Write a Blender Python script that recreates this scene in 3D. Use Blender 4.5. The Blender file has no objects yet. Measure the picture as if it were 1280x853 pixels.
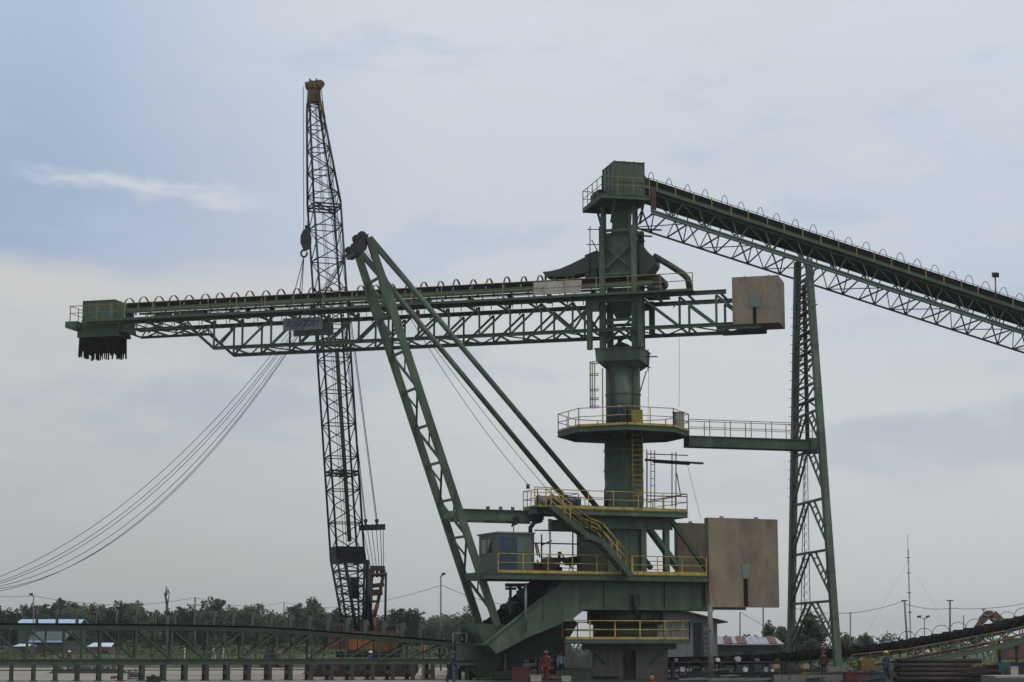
import bpy, math, random
from mathutils import Vector as V, Matrix
from math import sin, cos, pi, radians as R
rnd = random.Random(7)
scn = bpy.context.scene
COL = scn.collection

# ------------------------------------------------------------------ camera
FPX, CX, CY, PITCH, EYE = 2400.0, 640.0, 426.5, R(9.17), 1.7
cd = bpy.data.cameras.new('camera'); cam = bpy.data.objects.new('camera', cd); COL.objects.link(cam)
cam.location = (0, 0, EYE); cam.rotation_euler = (pi/2 + PITCH, 0, 0)
cd.sensor_width = 36; cd.lens = FPX*36/1280; cd.clip_start = 1; cd.clip_end = 6000
scn.camera = cam
CP, SP = cos(PITCH), sin(PITCH)
def ray(px, py):
    a, b = (px-CX)/FPX, -(py-CY)/FPX
    return V((a, CP-b*SP, SP+b*CP))
def at(px, py, Y):                      # survey point: where the sight line through a photo point meets the plane y = Y
    d = ray(px, py); k = Y/d.y
    return V((d.x*k, Y, EYE+d.z*k))
def gx(px, Y, z=0.0):                   # x of a photo column at distance Y and height z
    return (px-CX)/FPX*(Y*CP+(z-EYE)*SP)
class Frame:                            # upright local frame: s along, t across (away), z up
    def __init__(f, x, y, deg):
        f.o = V((x, y, 0)); a = R(deg); f.u = V((cos(a), sin(a), 0)); f.v = V((-sin(a), cos(a), 0))
    def p(f, s, t, z): return f.o + f.u*s + f.v*t + V((0, 0, z))
    def hit(f, px, py, t=0.0):
        d = ray(px, py); o = f.o + f.v*t - V((0, 0, EYE))
        # k*d = o + s*u + z
        det = d.x*f.u.y - d.y*f.u.x
        k = (o.x*f.u.y - o.y*f.u.x)/det
        q = d*k - V((o.x, o.y, 0))
        return q.dot(f.u), EYE + d.z*k
    def P(f, px, py, t=0.0):
        s, z = f.hit(px, py, t); return f.p(s, t, z)
    def S(f, px, t, z):                 # s of a photo column at given t, z
        lo, hi = -80.0, 80.0
        for _ in range(50):
            m = (lo+hi)/2; q = f.p(m, t, z)
            if CX + FPX*q.x/(q.y*CP+(q.z-EYE)*SP) < px: lo = m
            else: hi = m
        return (lo+hi)/2

# ------------------------------------------------------------------ mesh builder
class MB:
    def __init__(m): m.v = []; m.f = []; m.sm = []
    def add(m, vs, fs, smooth=False):
        b = len(m.v); m.v += [V(x) for x in vs]
        for f in fs: m.f.append([i+b for i in f]); m.sm.append(smooth)
        return m
    def box(m, o, a, b, c):             # corner + three edges
        o, a, b, c = V(o), V(a), V(b), V(c)
        vs = [o, o+a, o+a+b, o+b, o+c, o+a+c, o+a+b+c, o+b+c]
        fs = [(0,3,2,1), (4,5,6,7), (0,1,5,4), (1,2,6,5), (2,3,7,6), (3,0,4,7)]
        if a.cross(b).dot(c) < 0: fs = [f[::-1] for f in fs]
        return m.add(vs, fs)
    def fbox(m, F, s0, s1, t0, t1, z0, z1):
        return m.box(F.p(s0, t0, z0), F.u*(s1-s0), F.v*(t1-t0), V((0, 0, z1-z0)))
    def beam(m, a, b, w, h=None, up=V((0, 0, 1))):
        a, b = V(a), V(b); h = h or w; d = b-a
        if d.length < 1e-6: return m
        x = d.cross(up)
        if x.length < 1e-4*d.length: x = d.cross(V((0, 1, 0)))
        x.normalize(); y = x.cross(d).normalized()
        return m.box(a - x*w/2 - y*h/2, x*w, d, y*h)
    def ibeam(m, a, b, w, h, up=V((0, 0, 1)), tk=.05):
        a, b = V(a), V(b); d = b-a; x = d.cross(up).normalized(); y = x.cross(d).normalized()
        m.beam(a+y*(h/2-tk/2), b+y*(h/2-tk/2), w, tk, up); m.beam(a-y*(h/2-tk/2), b-y*(h/2-tk/2), w, tk, up)
        return m.beam(a, b, tk, h-2*tk, up)
    def tube(m, a, b, r, n=6, r2=None, caps=True, smooth=True):
        a, b = V(a), V(b); d = b-a; r2 = r if r2 is None else r2
        x = d.cross(V((0, 0, 1)))
        if x.length < 1e-4*d.length: x = V((1, 0, 0))
        x.normalize(); y = d.cross(x).normalized()
        vs = [a + (x*cos(2*pi*i/n)+y*sin(2*pi*i/n))*r for i in range(n)] + [b + (x*cos(2*pi*i/n)+y*sin(2*pi*i/n))*r2 for i in range(n)]
        m.add(vs, [(i, (i+1) % n, n+(i+1) % n, n+i) for i in range(n)], smooth)
        if caps:
            k = len(m.v)-2*n
            m.f.append([k+i for i in range(n)][::-1]); m.sm.append(False)
            m.f.append([k+n+i for i in range(n)]); m.sm.append(False)
        return m
    def path(m, pts, r, n=5, closed=False):
        pts = [V(p) for p in pts]; N = len(pts); base = len(m.v); prev = None
        for i, p in enumerate(pts):
            d = (pts[(i+1) % N]-pts[i-1]) if closed else pts[min(i+1, N-1)]-pts[max(i-1, 0)]
            x = d.cross(V((0, 0, 1)))
            if x.length < 1e-4*max(d.length, 1e-9): x = prev or V((1, 0, 0))
            x.normalize()
            if prev is not None and x.dot(prev) < 0: x = -x
            prev = x; y = d.cross(x).normalized()
            m.v += [p+(x*cos(2*pi*j/n)+y*sin(2*pi*j/n))*r for j in range(n)]
        for i in range(N if closed else N-1):
            for j in range(n):
                i2 = (i+1) % N
                m.f.append([base+i*n+j, base+i*n+(j+1) % n, base+i2*n+(j+1) % n, base+i2*n+j]); m.sm.append(True)
        if not closed:
            m.f.append([base+j for j in range(n)][::-1]); m.sm.append(False)
            m.f.append([base+(N-1)*n+j for j in range(n)]); m.sm.append(False)
        return m
    def prism(m, poly, vec):
        poly = [V(p) for p in poly]; vec = V(vec); n = len(poly)
        m.add(poly + [p+vec for p in poly], [tuple(range(n))[::-1], tuple(range(n, 2*n))] + [(i, (i+1) % n, n+(i+1) % n, n+i) for i in range(n)])
        return m
    def loft(m, rings, smooth=False, caps=True):
        n = len(rings[0]); b = len(m.v)
        for r in rings: m.v += [V(p) for p in r]
        for k in range(len(rings)-1):
            for i in range(n):
                m.f.append([b+k*n+i, b+k*n+(i+1) % n, b+(k+1)*n+(i+1) % n, b+(k+1)*n+i]); m.sm.append(smooth)
        if caps:
            m.f.append([b+i for i in range(n)][::-1]); m.sm.append(False)
            m.f.append([b+(len(rings)-1)*n+i for i in range(n)]); m.sm.append(False)
        return m
    def sphere(m, c, r, n=10, k=6, sz=1.0, z0=-1.0):
        c = V(c); rings = []
        for j in range(k+1):
            a = math.asin(z0) + (pi/2-math.asin(z0))*j/k
            rr = max(cos(a), .02)*r
            rings.append([c+V((rr*cos(2*pi*i/n), rr*sin(2*pi*i/n), r*sin(a)*sz)) for i in range(n)])
        return m.loft(rings, True)
    def build(m, name, mat, parent=None, loc=None, recalc=True):
        me = bpy.data.meshes.new(name)
        o = bpy.data.objects.new(name, me); COL.objects.link(o)
        if parent is not None:
            o.parent = parent; org = ORG[parent.name]; ORG[o.name] = org
        else:
            org = V(loc) if loc is not None else V((0, 0, 0)); o.location = org; ORG[o.name] = org
        me.from_pydata([tuple(p-org) for p in m.v], [], m.f)
        me.polygons.foreach_set('use_smooth', m.sm)
        if recalc:
            import bmesh
            bm = bmesh.new(); bm.from_mesh(me); bmesh.ops.recalc_face_normals(bm, faces=bm.faces); bm.to_mesh(me); bm.free()
        me.materials.append(mat); me.update()
        return o
ORG = {}
def thing(name, label, cat, loc, group=None):
    o = bpy.data.objects.new(name, None); COL.objects.link(o); o.location = loc; ORG[o.name] = V(loc)
    o['label'] = label; o['category'] = cat
    if group: o['group'] = group
    return o
def tag(o, label, cat, group=None):
    o['label'] = label; o['category'] = cat
    if group: o['group'] = group
    return o
def struct(o): o['kind'] = 'structure'; return o
def stuff(o): o['kind'] = 'stuff'; return o
def dup(root, loc, label=None, rz=None, sc=None, group=None):
    r = root.copy(); COL.objects.link(r); r.location = loc
    if rz is not None: r.rotation_euler = (0, 0, rz)
    if sc is not None: r.scale = (sc, sc, sc) if isinstance(sc, (int, float)) else sc
    if label: r['label'] = label
    if group: r['group'] = group
    for ch in list(root.children):
        c = ch.copy(); COL.objects.link(c); c.parent = r
        for g in list(ch.children):
            e = g.copy(); COL.objects.link(e); e.parent = c
    return r

# ------------------------------------------------------------------ materials
MATS = {}
def mat(name, col, rough=.6, metal=0.0, var=.25, scale=1.2, col2=None, amt=.0, streak=False, bump=0.0, spec=.4, s2=2.0, layers=()):
    """procedural paint/stone: base colour with soft variation and patches of a second colour (rust, dirt, stains)"""
    if name in MATS: return MATS[name]
    m = bpy.data.materials.new(name); m.use_nodes = True; nt = m.node_tree; N = nt.nodes; L = nt.links
    bs = N['Principled BSDF']; bs.inputs['Roughness'].default_value = rough; bs.inputs['Metallic'].default_value = metal
    bs.inputs['Specular IOR Level'].default_value = spec
    tc = N.new('ShaderNodeTexCoord'); mp = N.new('ShaderNodeMapping'); L.new(tc.outputs['Object'], mp.inputs['Vector'])
    if streak: mp.inputs['Scale'].default_value = (1, 1, .12)
    n1 = N.new('ShaderNodeTexNoise'); n1.inputs['Scale'].default_value = scale; n1.inputs['Detail'].default_value = 6; n1.inputs['Roughness'].default_value = .65
    L.new(tc.outputs['Object'], n1.inputs['Vector'])
    mx = N.new('ShaderNodeMix'); mx.data_type = 'RGBA'
    c = V(col)
    mx.inputs['A'].default_value = (*(c*(1-var)), 1); mx.inputs['B'].default_value = (*(c*(1+var)), 1)
    cr = N.new('ShaderNodeMapRange'); cr.inputs[1].default_value = .3; cr.inputs[2].default_value = .7
    L.new(n1.outputs['Fac'], cr.inputs[0]); L.new(cr.outputs[0], mx.inputs['Factor']); out = mx.outputs['Result']
    if col2:
        n2 = N.new('ShaderNodeTexNoise'); n2.inputs['Scale'].default_value = s2; n2.inputs['Detail'].default_value = 8; n2.inputs['Roughness'].default_value = .7
        L.new(mp.outputs['Vector'], n2.inputs['Vector'])
        r2 = N.new('ShaderNodeMapRange'); r2.inputs[1].default_value = .62-amt*.3; r2.inputs[2].default_value = .74-amt*.2
        L.new(n2.outputs['Fac'], r2.inputs[0])
        m2 = N.new('ShaderNodeMix'); m2.data_type = 'RGBA'; m2.inputs['B'].default_value = (*col2, 1)
        L.new(out, m2.inputs['A']); L.new(r2.outputs[0], m2.inputs['Factor']); out = m2.outputs['Result']
    for (sc, c3, lo, hi, k3, mpz) in layers:
        q3 = N.new('ShaderNodeMapping'); q3.inputs['Scale'].default_value = mpz; L.new(tc.outputs['Object'], q3.inputs['Vector'])
        n3 = N.new('ShaderNodeTexNoise'); n3.inputs['Scale'].default_value = sc; n3.inputs['Detail'].default_value = 8; n3.inputs['Roughness'].default_value = .68; n3.inputs['Distortion'].default_value = .4
        L.new(q3.outputs[0], n3.inputs['Vector']); r3 = N.new('ShaderNodeMapRange'); r3.inputs[1].default_value = lo; r3.inputs[2].default_value = hi; r3.inputs[4].default_value = k3; L.new(n3.outputs['Fac'], r3.inputs[0])
        m3 = N.new('ShaderNodeMix'); m3.data_type = 'RGBA'; m3.inputs['B'].default_value = (*c3, 1); L.new(out, m3.inputs['A']); L.new(r3.outputs[0], m3.inputs['Factor']); out = m3.outputs['Result']
    L.new(out, bs.inputs['Base Color'])
    if bump:
        b = N.new('ShaderNodeBump'); b.inputs['Strength'].default_value = bump; b.inputs['Distance'].default_value = .05
        L.new(n1.outputs['Fac'], b.inputs['Height']); L.new(b.outputs['Normal'], bs.inputs['Normal'])
    MATS[name] = m; return m
RUST = (.09, .04, .02)
GREEN = mat('green_paint', (.061, .103, .061), .55, var=.2, scale=.8, col2=(.05, .045, .03), amt=.16, streak=True, s2=1.6, layers=((.35, (.036, .048, .036), .45, .68, .7, (1, 1, .5)), (1.1, (.14, .155, .12), .52, .68, .75, (1, 1, .25)), (2.6, (.085, .042, .022), .6, .7, .8, (1, 1, .2)), (.8, (.03, .03, .026), .5, .66, .7, (1, 1, .12))))
GREEN2 = mat('green_paint_weathered', (.049, .081, .049), .6, var=.28, scale=1.5, col2=(.06, .045, .03), amt=.25, streak=True, s2=2.4)
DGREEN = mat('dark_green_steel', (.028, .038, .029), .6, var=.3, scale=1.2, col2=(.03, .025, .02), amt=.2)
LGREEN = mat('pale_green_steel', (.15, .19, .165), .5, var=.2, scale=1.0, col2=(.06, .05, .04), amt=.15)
YELLOW = mat('yellow_rail_paint', (.43, .29, .04), .5, var=.3, scale=2.0, col2=(.10, .07, .03), amt=.35, s2=3)
OLIVE = mat('faded_yellow_rail', (.24, .19, .05), .6, var=.3, scale=2.0, col2=(.07, .06, .03), amt=.4, s2=3)
BELT = mat('black_rubber', (.010, .009, .008), .95, var=.4, scale=2.0, col2=(.024, .019, .014), amt=.3, spec=.08)
HOOP = mat('galvanised_strap', (.11, .115, .12), .45, .3, var=.3, scale=3)
STEEL = mat('grey_steel', (.16, .165, .17), .5, .3, var=.25, scale=2, col2=RUST, amt=.15)
DARK = mat('dark_steel', (.020, .022, .026), .55, .2, var=.35, scale=2.0, col2=(.04, .022, .015), amt=.2)
CONC = mat('weathered_concrete', (.235, .192, .132), .85, var=.16, scale=.8, col2=(.17, .10, .055), amt=.17, streak=True, bump=.25, s2=1.1, layers=((.45, (.105, .095, .078), .46, .68, .75, (1, 1, .6)), (.9, (.16, .068, .03), .53, .68, .8, (1, 1, .3)), (3.5, (.08, .072, .06), .6, .75, .6, (1, 1, .12))))
CONC2 = mat('grey_concrete', (.16, .152, .135), .9, var=.2, scale=1.0, col2=(.08, .075, .065), amt=.3, streak=True, bump=.3)
RUSTM = mat('rusty_brown_steel', (.085, .045, .026), .8, var=.4, scale=3, col2=(.03, .02, .015), amt=.3)
ORANGE = mat('orange_machine_paint', (.13, .058, .022), .5, var=.2, scale=1.5, col2=(.08, .04, .02), amt=.3)
REDP = mat('red_paint', (.26, .022, .018), .5, var=.2, scale=2, col2=(.06, .02, .015), amt=.2)
BLUEP = mat('blue_paint', (.018, .046, .075), .5, var=.2, scale=2, col2=(.02, .03, .04), amt=.2)
WHITEP = mat('white_paint', (.62, .62, .6), .5, var=.1, scale=2, col2=(.3, .26, .2), amt=.15)
GLASS = mat('dark_window_glass', (.02, .025, .03), .08, var=.1, spec=.6)
WOOD = mat('grey_timber_pole', (.17, .155, .135), .85, var=.3, scale=3, col2=(.08, .07, .06), amt=.2, streak=True)
BRIGHT = mat('pale_weathered_sheet', (.42, .39, .34), .7, var=.15, scale=1.2, col2=(.25, .18, .11), amt=.2, s2=1.5)
ROPE = mat('wire_rope', (.035, .036, .04), .5, .5, var=.2)

# ------------------------------------------------------------------ shared pieces
def rail(parent, pts, h=1.08, sp=1.5, r=.027, m=None, mid=True, toe=.0, tm=None, closed=False, name='handrail'):
    """one run of guard rail along pts: posts, top and middle rail, optional toe plate as its sub-part"""
    mb = MB(); pts = [V(p) for p in pts]; U = V((0, 0, 1))
    segs = list(zip(pts, pts[1:])) + ([(pts[-1], pts[0])] if closed else [])
    for a, b in segs:
        n = max(1, round((b-a).length/sp))
        for i in range(n+1):
            q = a.lerp(b, i/n); mb.beam(q, q+U*h, r*2.0, r*2.0)
        mb.tube(a+U*h, b+U*h, r, 6)
        if mid: mb.tube(a+U*h*.53, b+U*h*.53, r*.9, 6)
    o = mb.build(name, m or YELLOW, parent)
    if toe:
        tb = MB()
        for a, b in segs: tb.beam(a+U*(toe/2+.005), b+U*(toe/2+.005), .03, toe)
        tb.build('toe_plate', tm or m or YELLOW, o)
    return o
def ladder(mb, a, b, w, side, r=.025, sp=.3):
    a, b, s = V(a), V(b), V(side).normalized()*w/2
    mb.tube(a-s, b-s, r); mb.tube(a+s, b+s, r)
    n = int((b-a).length/sp)
    for i in range(1, n): q = a.lerp(b, i/n); mb.tube(q-s, q+s, r*.7, 5)
def foot(px, Y): return V((gx(px, Y, 0), Y, 0))
HAZE = .00024
# ================================================================== the slewing boom conveyor (level, running left and away)
MX, MY = 7.0, 120.0
BF = Frame(MX, MY, -16)
HB = 1.6                                        # half width of the truss
_, DZ = BF.hit(600, 375.5, -2.4)                # walkway level
_, BZ = BF.hit(640, 418.0, -HB)                 # bottom chord level
boom = thing('loading_boom', 'long green lattice conveyor boom with strap hoops over its belt and a concrete counterweight', 'conveyor boom', BF.p(0, 0, DZ))
S = lambda px, t=-HB, z=None: BF.S(px, t, DZ if z is None else z)
sL, sK1, sK2, sR = S(150), BF.S(262, HB, DZ-.5), BF.S(292, HB, BZ), S(948)
ZS = DZ-.62                                     # bottom chord of the shallow tip section
for sg in (-1, 1):
    t = sg*HB
    mb = MB(); mb.ibeam(BF.p(sL, t, DZ-.1), BF.p(sR-2.0, t, DZ-.1), .22, .26); mb.build('top_chord', GREEN, boom)
    mb = MB(); mb.ibeam(BF.p(sL, t, ZS), BF.p(sK1, t, ZS), .18, .16); mb.ibeam(BF.p(sK1, t, ZS), BF.p(sK2, t, BZ), .18, .16)
    mb.ibeam(BF.p(sK2, t, BZ), BF.p(sR, t, BZ), .22, .22); mb.build('bottom_chord', GREEN, boom)
    mb = MB(); p0 = sK2; k = 0; step = 2.05; w = .13
    while p0 < -1.9:                            # panels of the deep section left of the mast
        p1 = min(p0+step, -1.6)
        mb.beam(BF.p(p0, t, BZ), BF.p(p0, t, DZ-.3), w)
        if p1 > -3.7:
            mb.beam(BF.p(p0, t, DZ-.3), BF.p(p1, t, BZ), w*1.2)
        mb.beam(BF.p(p0, t, BZ), BF.p(p1, t, DZ-.3), w*.9); p0 += step
    p0 = 1.7
    while p0 < sR-2.2:
        mb.beam(BF.p(p0, t, BZ), BF.p(p0, t, DZ-.3), w*1.1); mb.beam(BF.p(p0, t, DZ-.3), BF.p(p0+2.3, t, BZ), w*1.2); p0 += 2.3
    p0 = sL+.3; up = True                        # shallow tip section: zigzag
    while p0 < sK2-.4:
        p1 = p0+.95; zb = lambda s: ZS if s < sK1 else ZS+(BZ-ZS)*(s-sK1)/(sK2-sK1)
        a, b = (zb(p0), DZ-.3) if up else (DZ-.3, zb(min(p1, sK2)))
        mb.beam(BF.p(p0, t, a), BF.p(min(p1, sK2), t, b), .085); up = not up
        if up: mb.beam(BF.p(p0, t, zb(p0)), BF.p(p0, t, DZ-.3), .07)
        p0 = p1
    mb.build('truss_web', GREEN, boom)
mb = MB(); p0 = sL; i = 0                       # cross members between the two trusses
while p0 < sR-.5:
    zb = ZS if p0 < sK1 else BZ
    mb.beam(BF.p(p0, -HB, DZ-.2), BF.p(p0, HB, DZ-.2), .12)
    if not sK1 < p0 < sK2:
        mb.beam(BF.p(p0, -HB, zb), BF.p(p0, HB, zb), .1)
        if p0+2.05 < sR: mb.beam(BF.p(p0, -HB*(1 if i % 2 else -1), zb), BF.p(p0+2.05, HB*(1 if i % 2 else -1), zb), .07)
    p0 += 2.05; i += 1
mb.build('cross_bracing', GREEN2, boom)
# near and far walkways with brackets
sW1 = BF.S(866, -2.4, DZ)
for sg, ww in ((-1, .85), (1, .45)):
    mb = MB(); e = HB+ww
    mb.fbox(BF, sL-(2.4 if sg < 0 else 0), sW1, min(sg*HB, sg*e), max(sg*HB, sg*e), DZ-.035, DZ)
    mb.fbox(BF, sL-(2.4 if sg < 0 else 0), sW1, sg*e-.04, sg*e+.04, DZ-.1, DZ+.05)
    p0 = sL+.5
    while p0 < sW1: mb.beam(BF.p(p0, sg*HB, DZ-.35), BF.p(p0, sg*e, DZ-.08), .06); p0 += 2.05
    mb.build('walkway', GREEN2, boom)
rail(boom, [BF.p(sL-3.3, -2.45, DZ), BF.p(sW1, -2.45, DZ)], 1.03, 2.05, .029, OLIVE)
rail(boom, [BF.p(sL, 2.1, DZ), BF.p(-1.7, 2.1, DZ)], 1.03, 2.05, .021, OLIVE)
rail(boom, [BF.p(sL-3.3, -2.45, DZ), BF.p(sL-3.3, -.2, DZ)], 1.03, 1.5, .023, OLIVE)
# belt line: green stringers, skirt, black belt, idlers
sH = sL+.1
for sg in (-1, 1):
    mb = MB(); mb.fbox(BF, sH, 2.2, sg*1.0-.05, sg*1.0+.05, DZ+(.64 if sg < 0 else .86), DZ+.98)
    p0 = sH+.6
    while p0 < 2: mb.beam(BF.p(p0, sg*1.0, DZ), BF.p(p0, sg*1.0, DZ+.7), .06); p0 += 1.03
    mb.build('stringer', GREEN2, boom)
mb = MB(); prof = [(-.86, 1.36), (-.8, 1.36), (-.35, 1.12), (.35, 1.12), (.8, 1.36), (.86, 1.36), (.86, 1.0), (-.86, 1.0)]
mb.loft([[BF.p(s, t, DZ+z) for t, z in prof] for s in (sH, 2.5)]); mb.build('belt', BELT, boom)
mb = MB(); mb.fbox(BF, sH, 2.4, -.6, .6, DZ+.30, DZ+.33)
p0 = sH
while p0 < 2.4: mb.tube(BF.p(p0, -.85, DZ+.4), BF.p(p0, .85, DZ+.4), .06, 8); p0 += 2.05
mb.build('return_belt', BELT, boom)
mb = MB(); p0 = sH+.5
while p0 < 2:                                   # cable trays and boxes along the walkway edge, in broken runs
    l = rnd.uniform(.8, 3.2); mb.fbox(BF, p0, p0+l, -1.35, -1.15, DZ+.1, DZ+.1+rnd.choice((.12, .2, .34))); mb.fbox(BF, p0+l*.5, p0+l*.5+.3, .9, 1.1, DZ+.2, DZ+.86); p0 += l+rnd.uniform(.1, 1.2)
mb.build('cable_tray', DGREEN, boom)
nh = 27; a0, a1 = BF.S(155, -.9, DZ+1), BF.S(671, -.9, DZ+1)
for i in range(nh):
    s = a0+(a1-a0)*i/(nh-1); mb = MB(); ro = []
    jx = rnd.uniform(-.07, .07); rnd_h = 1.06+rnd.uniform(-.06, .05); s += rnd.uniform(-.06, .06)
    for k in range(15):
        a = pi*k/14; ro.append((cos(a)*.92+jx*(1-abs(cos(a))), DZ+.82+sin(a)*rnd_h))
    for (t0, z0), (t1, z1) in zip(ro, ro[1:]):
        mb.beam(BF.p(s, t0, z0), BF.p(s, t1, z1), .02, .12, BF.u)
    mb.build('hoop', HOOP, boom)
# tip: head house, platform, dust skirt
hs0, hs1 = BF.S(104, -1.5, DZ+1), BF.S(143, -1.5, DZ+1)
_, hz1 = BF.hit(124, 376.5, -1.5); _, hz0 = BF.hit(124, 421, -1.5)
mb = MB(); mb.fbox(BF, hs0, hs1, -1.5, -.1, hz0, hz1); mb.fbox(BF, hs0-.05, hs1+.05, -1.56, -.05, hz1, hz1+.05)
for k in range(5):
    s = hs0+(hs1-hs0)*k/4; mb.fbox(BF, s-.03, s+.03, -1.53, -1.5, hz0+.9, hz1-.01)
mb.fbox(BF, hs0, hs1, -1.53, -1.5, hz0+1.15, hz0+1.22)
hh = mb.build('head_house', GREEN, boom)
mb = MB(); mb.prism([BF.p(hs1, -1.3, hz1), BF.p(hs1, -1.3, hz0+.4), BF.p(hs1+.9, -1.1, hz0+.2), BF.p(hs1+.5, -1.1, hz1-.15)], BF.v*1.2)
mb.prism([BF.p(hs0-.35, -1.55, DZ+.02), BF.p(hs1+.2, -1.55, DZ+.02), BF.p(hs1+.5, -1.55, hz0), BF.p(hs0-.35, -1.55, hz0)], BF.v*1.7)
mb.build('transfer_chute', GREEN2, hh)
mb = MB(); e0 = BF.S(82, -2.4, DZ)
mb.prism([BF.p(e0, -2.45, DZ), BF.p(hs0+.1, -2.45, DZ), BF.p(hs0+.1, -2.45, hz0+.55), BF.p(hs0-.4, -2.45, hz0+.45), BF.p(e0, -2.45, DZ-.42)], BF.v*2.3)
mb.build('tip_platform', GREEN, boom)
mb = MB(); k0, k1 = BF.S(98.5, -1.5, hz0-1), BF.S(143, -1.5, hz0-1)     # skirt of hanging rubber strips
_, kz = BF.hit(120, 446.5, -1.5); r2 = random.Random(3)
def strips(a, b):
    n = int((b-a).length/.15)
    for i in range(n):
        p = a.lerp(b, i/n); q = a.lerp(b, (i+r2.uniform(.9, 1.0))/n); zb = kz+abs(r2.gauss(0, .07))+(.35 if r2.random() < .08 else 0)
        nn = (q-p).cross(V((0, 0, 1))).normalized()*.02
        mb.prism([p, q, V((q.x, q.y, zb))+(p-q)*r2.uniform(.0, .3)+nn*r2.uniform(-5, 5), V((p.x, p.y, zb+r2.uniform(0, .1)))+nn*r2.uniform(-5, 5)], nn)
mb.fbox(BF, k0+.05, k1-.05, -1.45, -1.43, kz+.55, hz0); mb.fbox(BF, k0+.05, k1-.05, .13, .15, kz+.5, hz0); mb.fbox(BF, k0+.05, k0+.07, -1.45, .15, kz+.5, hz0); mb.fbox(BF, k1-.07, k1-.05, -1.45, .15, kz+.5, hz0)
c = [BF.p(k0, -1.5, hz0+.02), BF.p(k1, -1.5, hz0+.02), BF.p(k1, .2, hz0+.02), BF.p(k0, .2, hz0+.02)]
for i in range(4): strips(c[i], c[(i+1) % 4])
mb.build('dust_skirt', BELT, boom)
# pale sheet skirt beside the loading point, curved dust hood, tail hood
q = [BF.P(668, 353, -1.08), BF.P(727, 350, -1.08), BF.P(726, 366, -1.08), BF.P(666, 369, -1.08)]
mb = MB(); mb.prism(q, BF.v*.04); mb.build('skirt_board', BRIGHT, boom)
top = [(678, 340), (688, 339), (700, 336), (714, 330), (728, 323), (742, 317), (752, 314)]
bot = [(752, 333), (740, 338), (728, 342), (714, 345), (700, 346), (690, 346), (682, 346)]
mb = MB(); mb.prism([BF.P(x, y, -.95) for x, y in top+bot], BF.v*1.1)
for x in (682, 693, 709, 716): mb.beam(BF.P(x, 345, -.9), BF.P(x, 354, -.9), .13)
mb.build('dust_hood', DGREEN, boom)
mb = MB(); pts = [BF.P(817, 320, -.4), BF.P(836, 331, -.4), BF.P(853, 342, -.4), BF.P(860, 349, -.4), BF.P(862, 362, -.4)]
mb.path(pts, .2, 8); mb.build('dust_duct', DGREEN, boom)
mb = MB(); z = DZ+.75
mb.tube(BF.p(2.5, -.9, z+.25), BF.p(2.5, .9, z+.25), .33, 16); mb.fbox(BF, 1.5, 2.9, -1.05, 1.05, DZ+.05, DZ+.3)
mb.tube(BF.p(2.0, -1.6, DZ+.3), BF.p(2.9, -1.6, DZ+.3), .22, 10); mb.build('tail_pulley', DARK, boom)
# trunk frame where the boom passes the mast
mb = MB(); zt = DZ+.1; _, zb0 = BF.hit(742, 437, -1.75)
for sg in (-1, 1):
    for s in (-1.72, 1.55):
        mb.beam(BF.p(s, sg*1.7, zb0 if sg < 0 else BZ), BF.p(s, sg*1.7, zt), .36, .3, BF.u)
    mb.beam(BF.p(-1.72, sg*1.7, DZ-.25), BF.p(1.55, sg*1.7, DZ-.25), .3, .4)
mb.fbox(BF, -1.95, -1.1, -1.86, -1.72, DZ-1.0, DZ-.02)
mb.build('trunk_frame', GREEN2, boom)
# counterweight block with hanger plate
w0, w1 = BF.S(915, -1.95, DZ), BF.S(973, -1.95, DZ); _, wz1 = BF.hit(944, 345.5, -1.95); _, wz0 = BF.hit(944, 404.5, -1.95)
mb = MB(); mb.fbox(BF, w0, w1, -1.95, .65, wz0, wz1)
for px in (930, 960): mb.path([BF.p(BF.S(px, -1.7, wz1), -1.7, wz1-.05), BF.p(BF.S(px, -1.7, wz1), -1.7, wz1+.1), BF.p(BF.S(px+1, -1.7, wz1), -1.6, wz1+.1), BF.p(BF.S(px+1, -1.7, wz1), -1.6, wz1-.05)], .02)
cw = mb.build('counterweight', CONC, boom)
mb = MB(); a, b = BF.hit(937, 367.5, -1.98); c_, d_ = BF.hit(950, 383.5, -1.98)
mb.fbox(BF, a, c_, -1.99, -1.952, d_, b); mb.build('hanger_plate', LGREEN, cw)
mb = MB(); a, b = BF.hit(941, 383.5, -1.97); c_, d_ = BF.hit(945.5, 404.5, -1.97)
mb.fbox(BF, a, c_, -1.965, -1.951, d_, b); mb.build('slot', BELT, cw)
mb = MB(); mb.ibeam(BF.p(sR-2.6, -1.8, wz0-.14), BF.p(BF.S(951, -1.8, wz0), -1.8, wz0-.14), .2, .24); mb.ibeam(BF.p(sR-2.6, .5, wz0-.14), BF.p(BF.S(951, -1.8, wz0), .5, wz0-.14), .2, .24)
mb.build('cradle_beam', GREEN2, boom)
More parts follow.
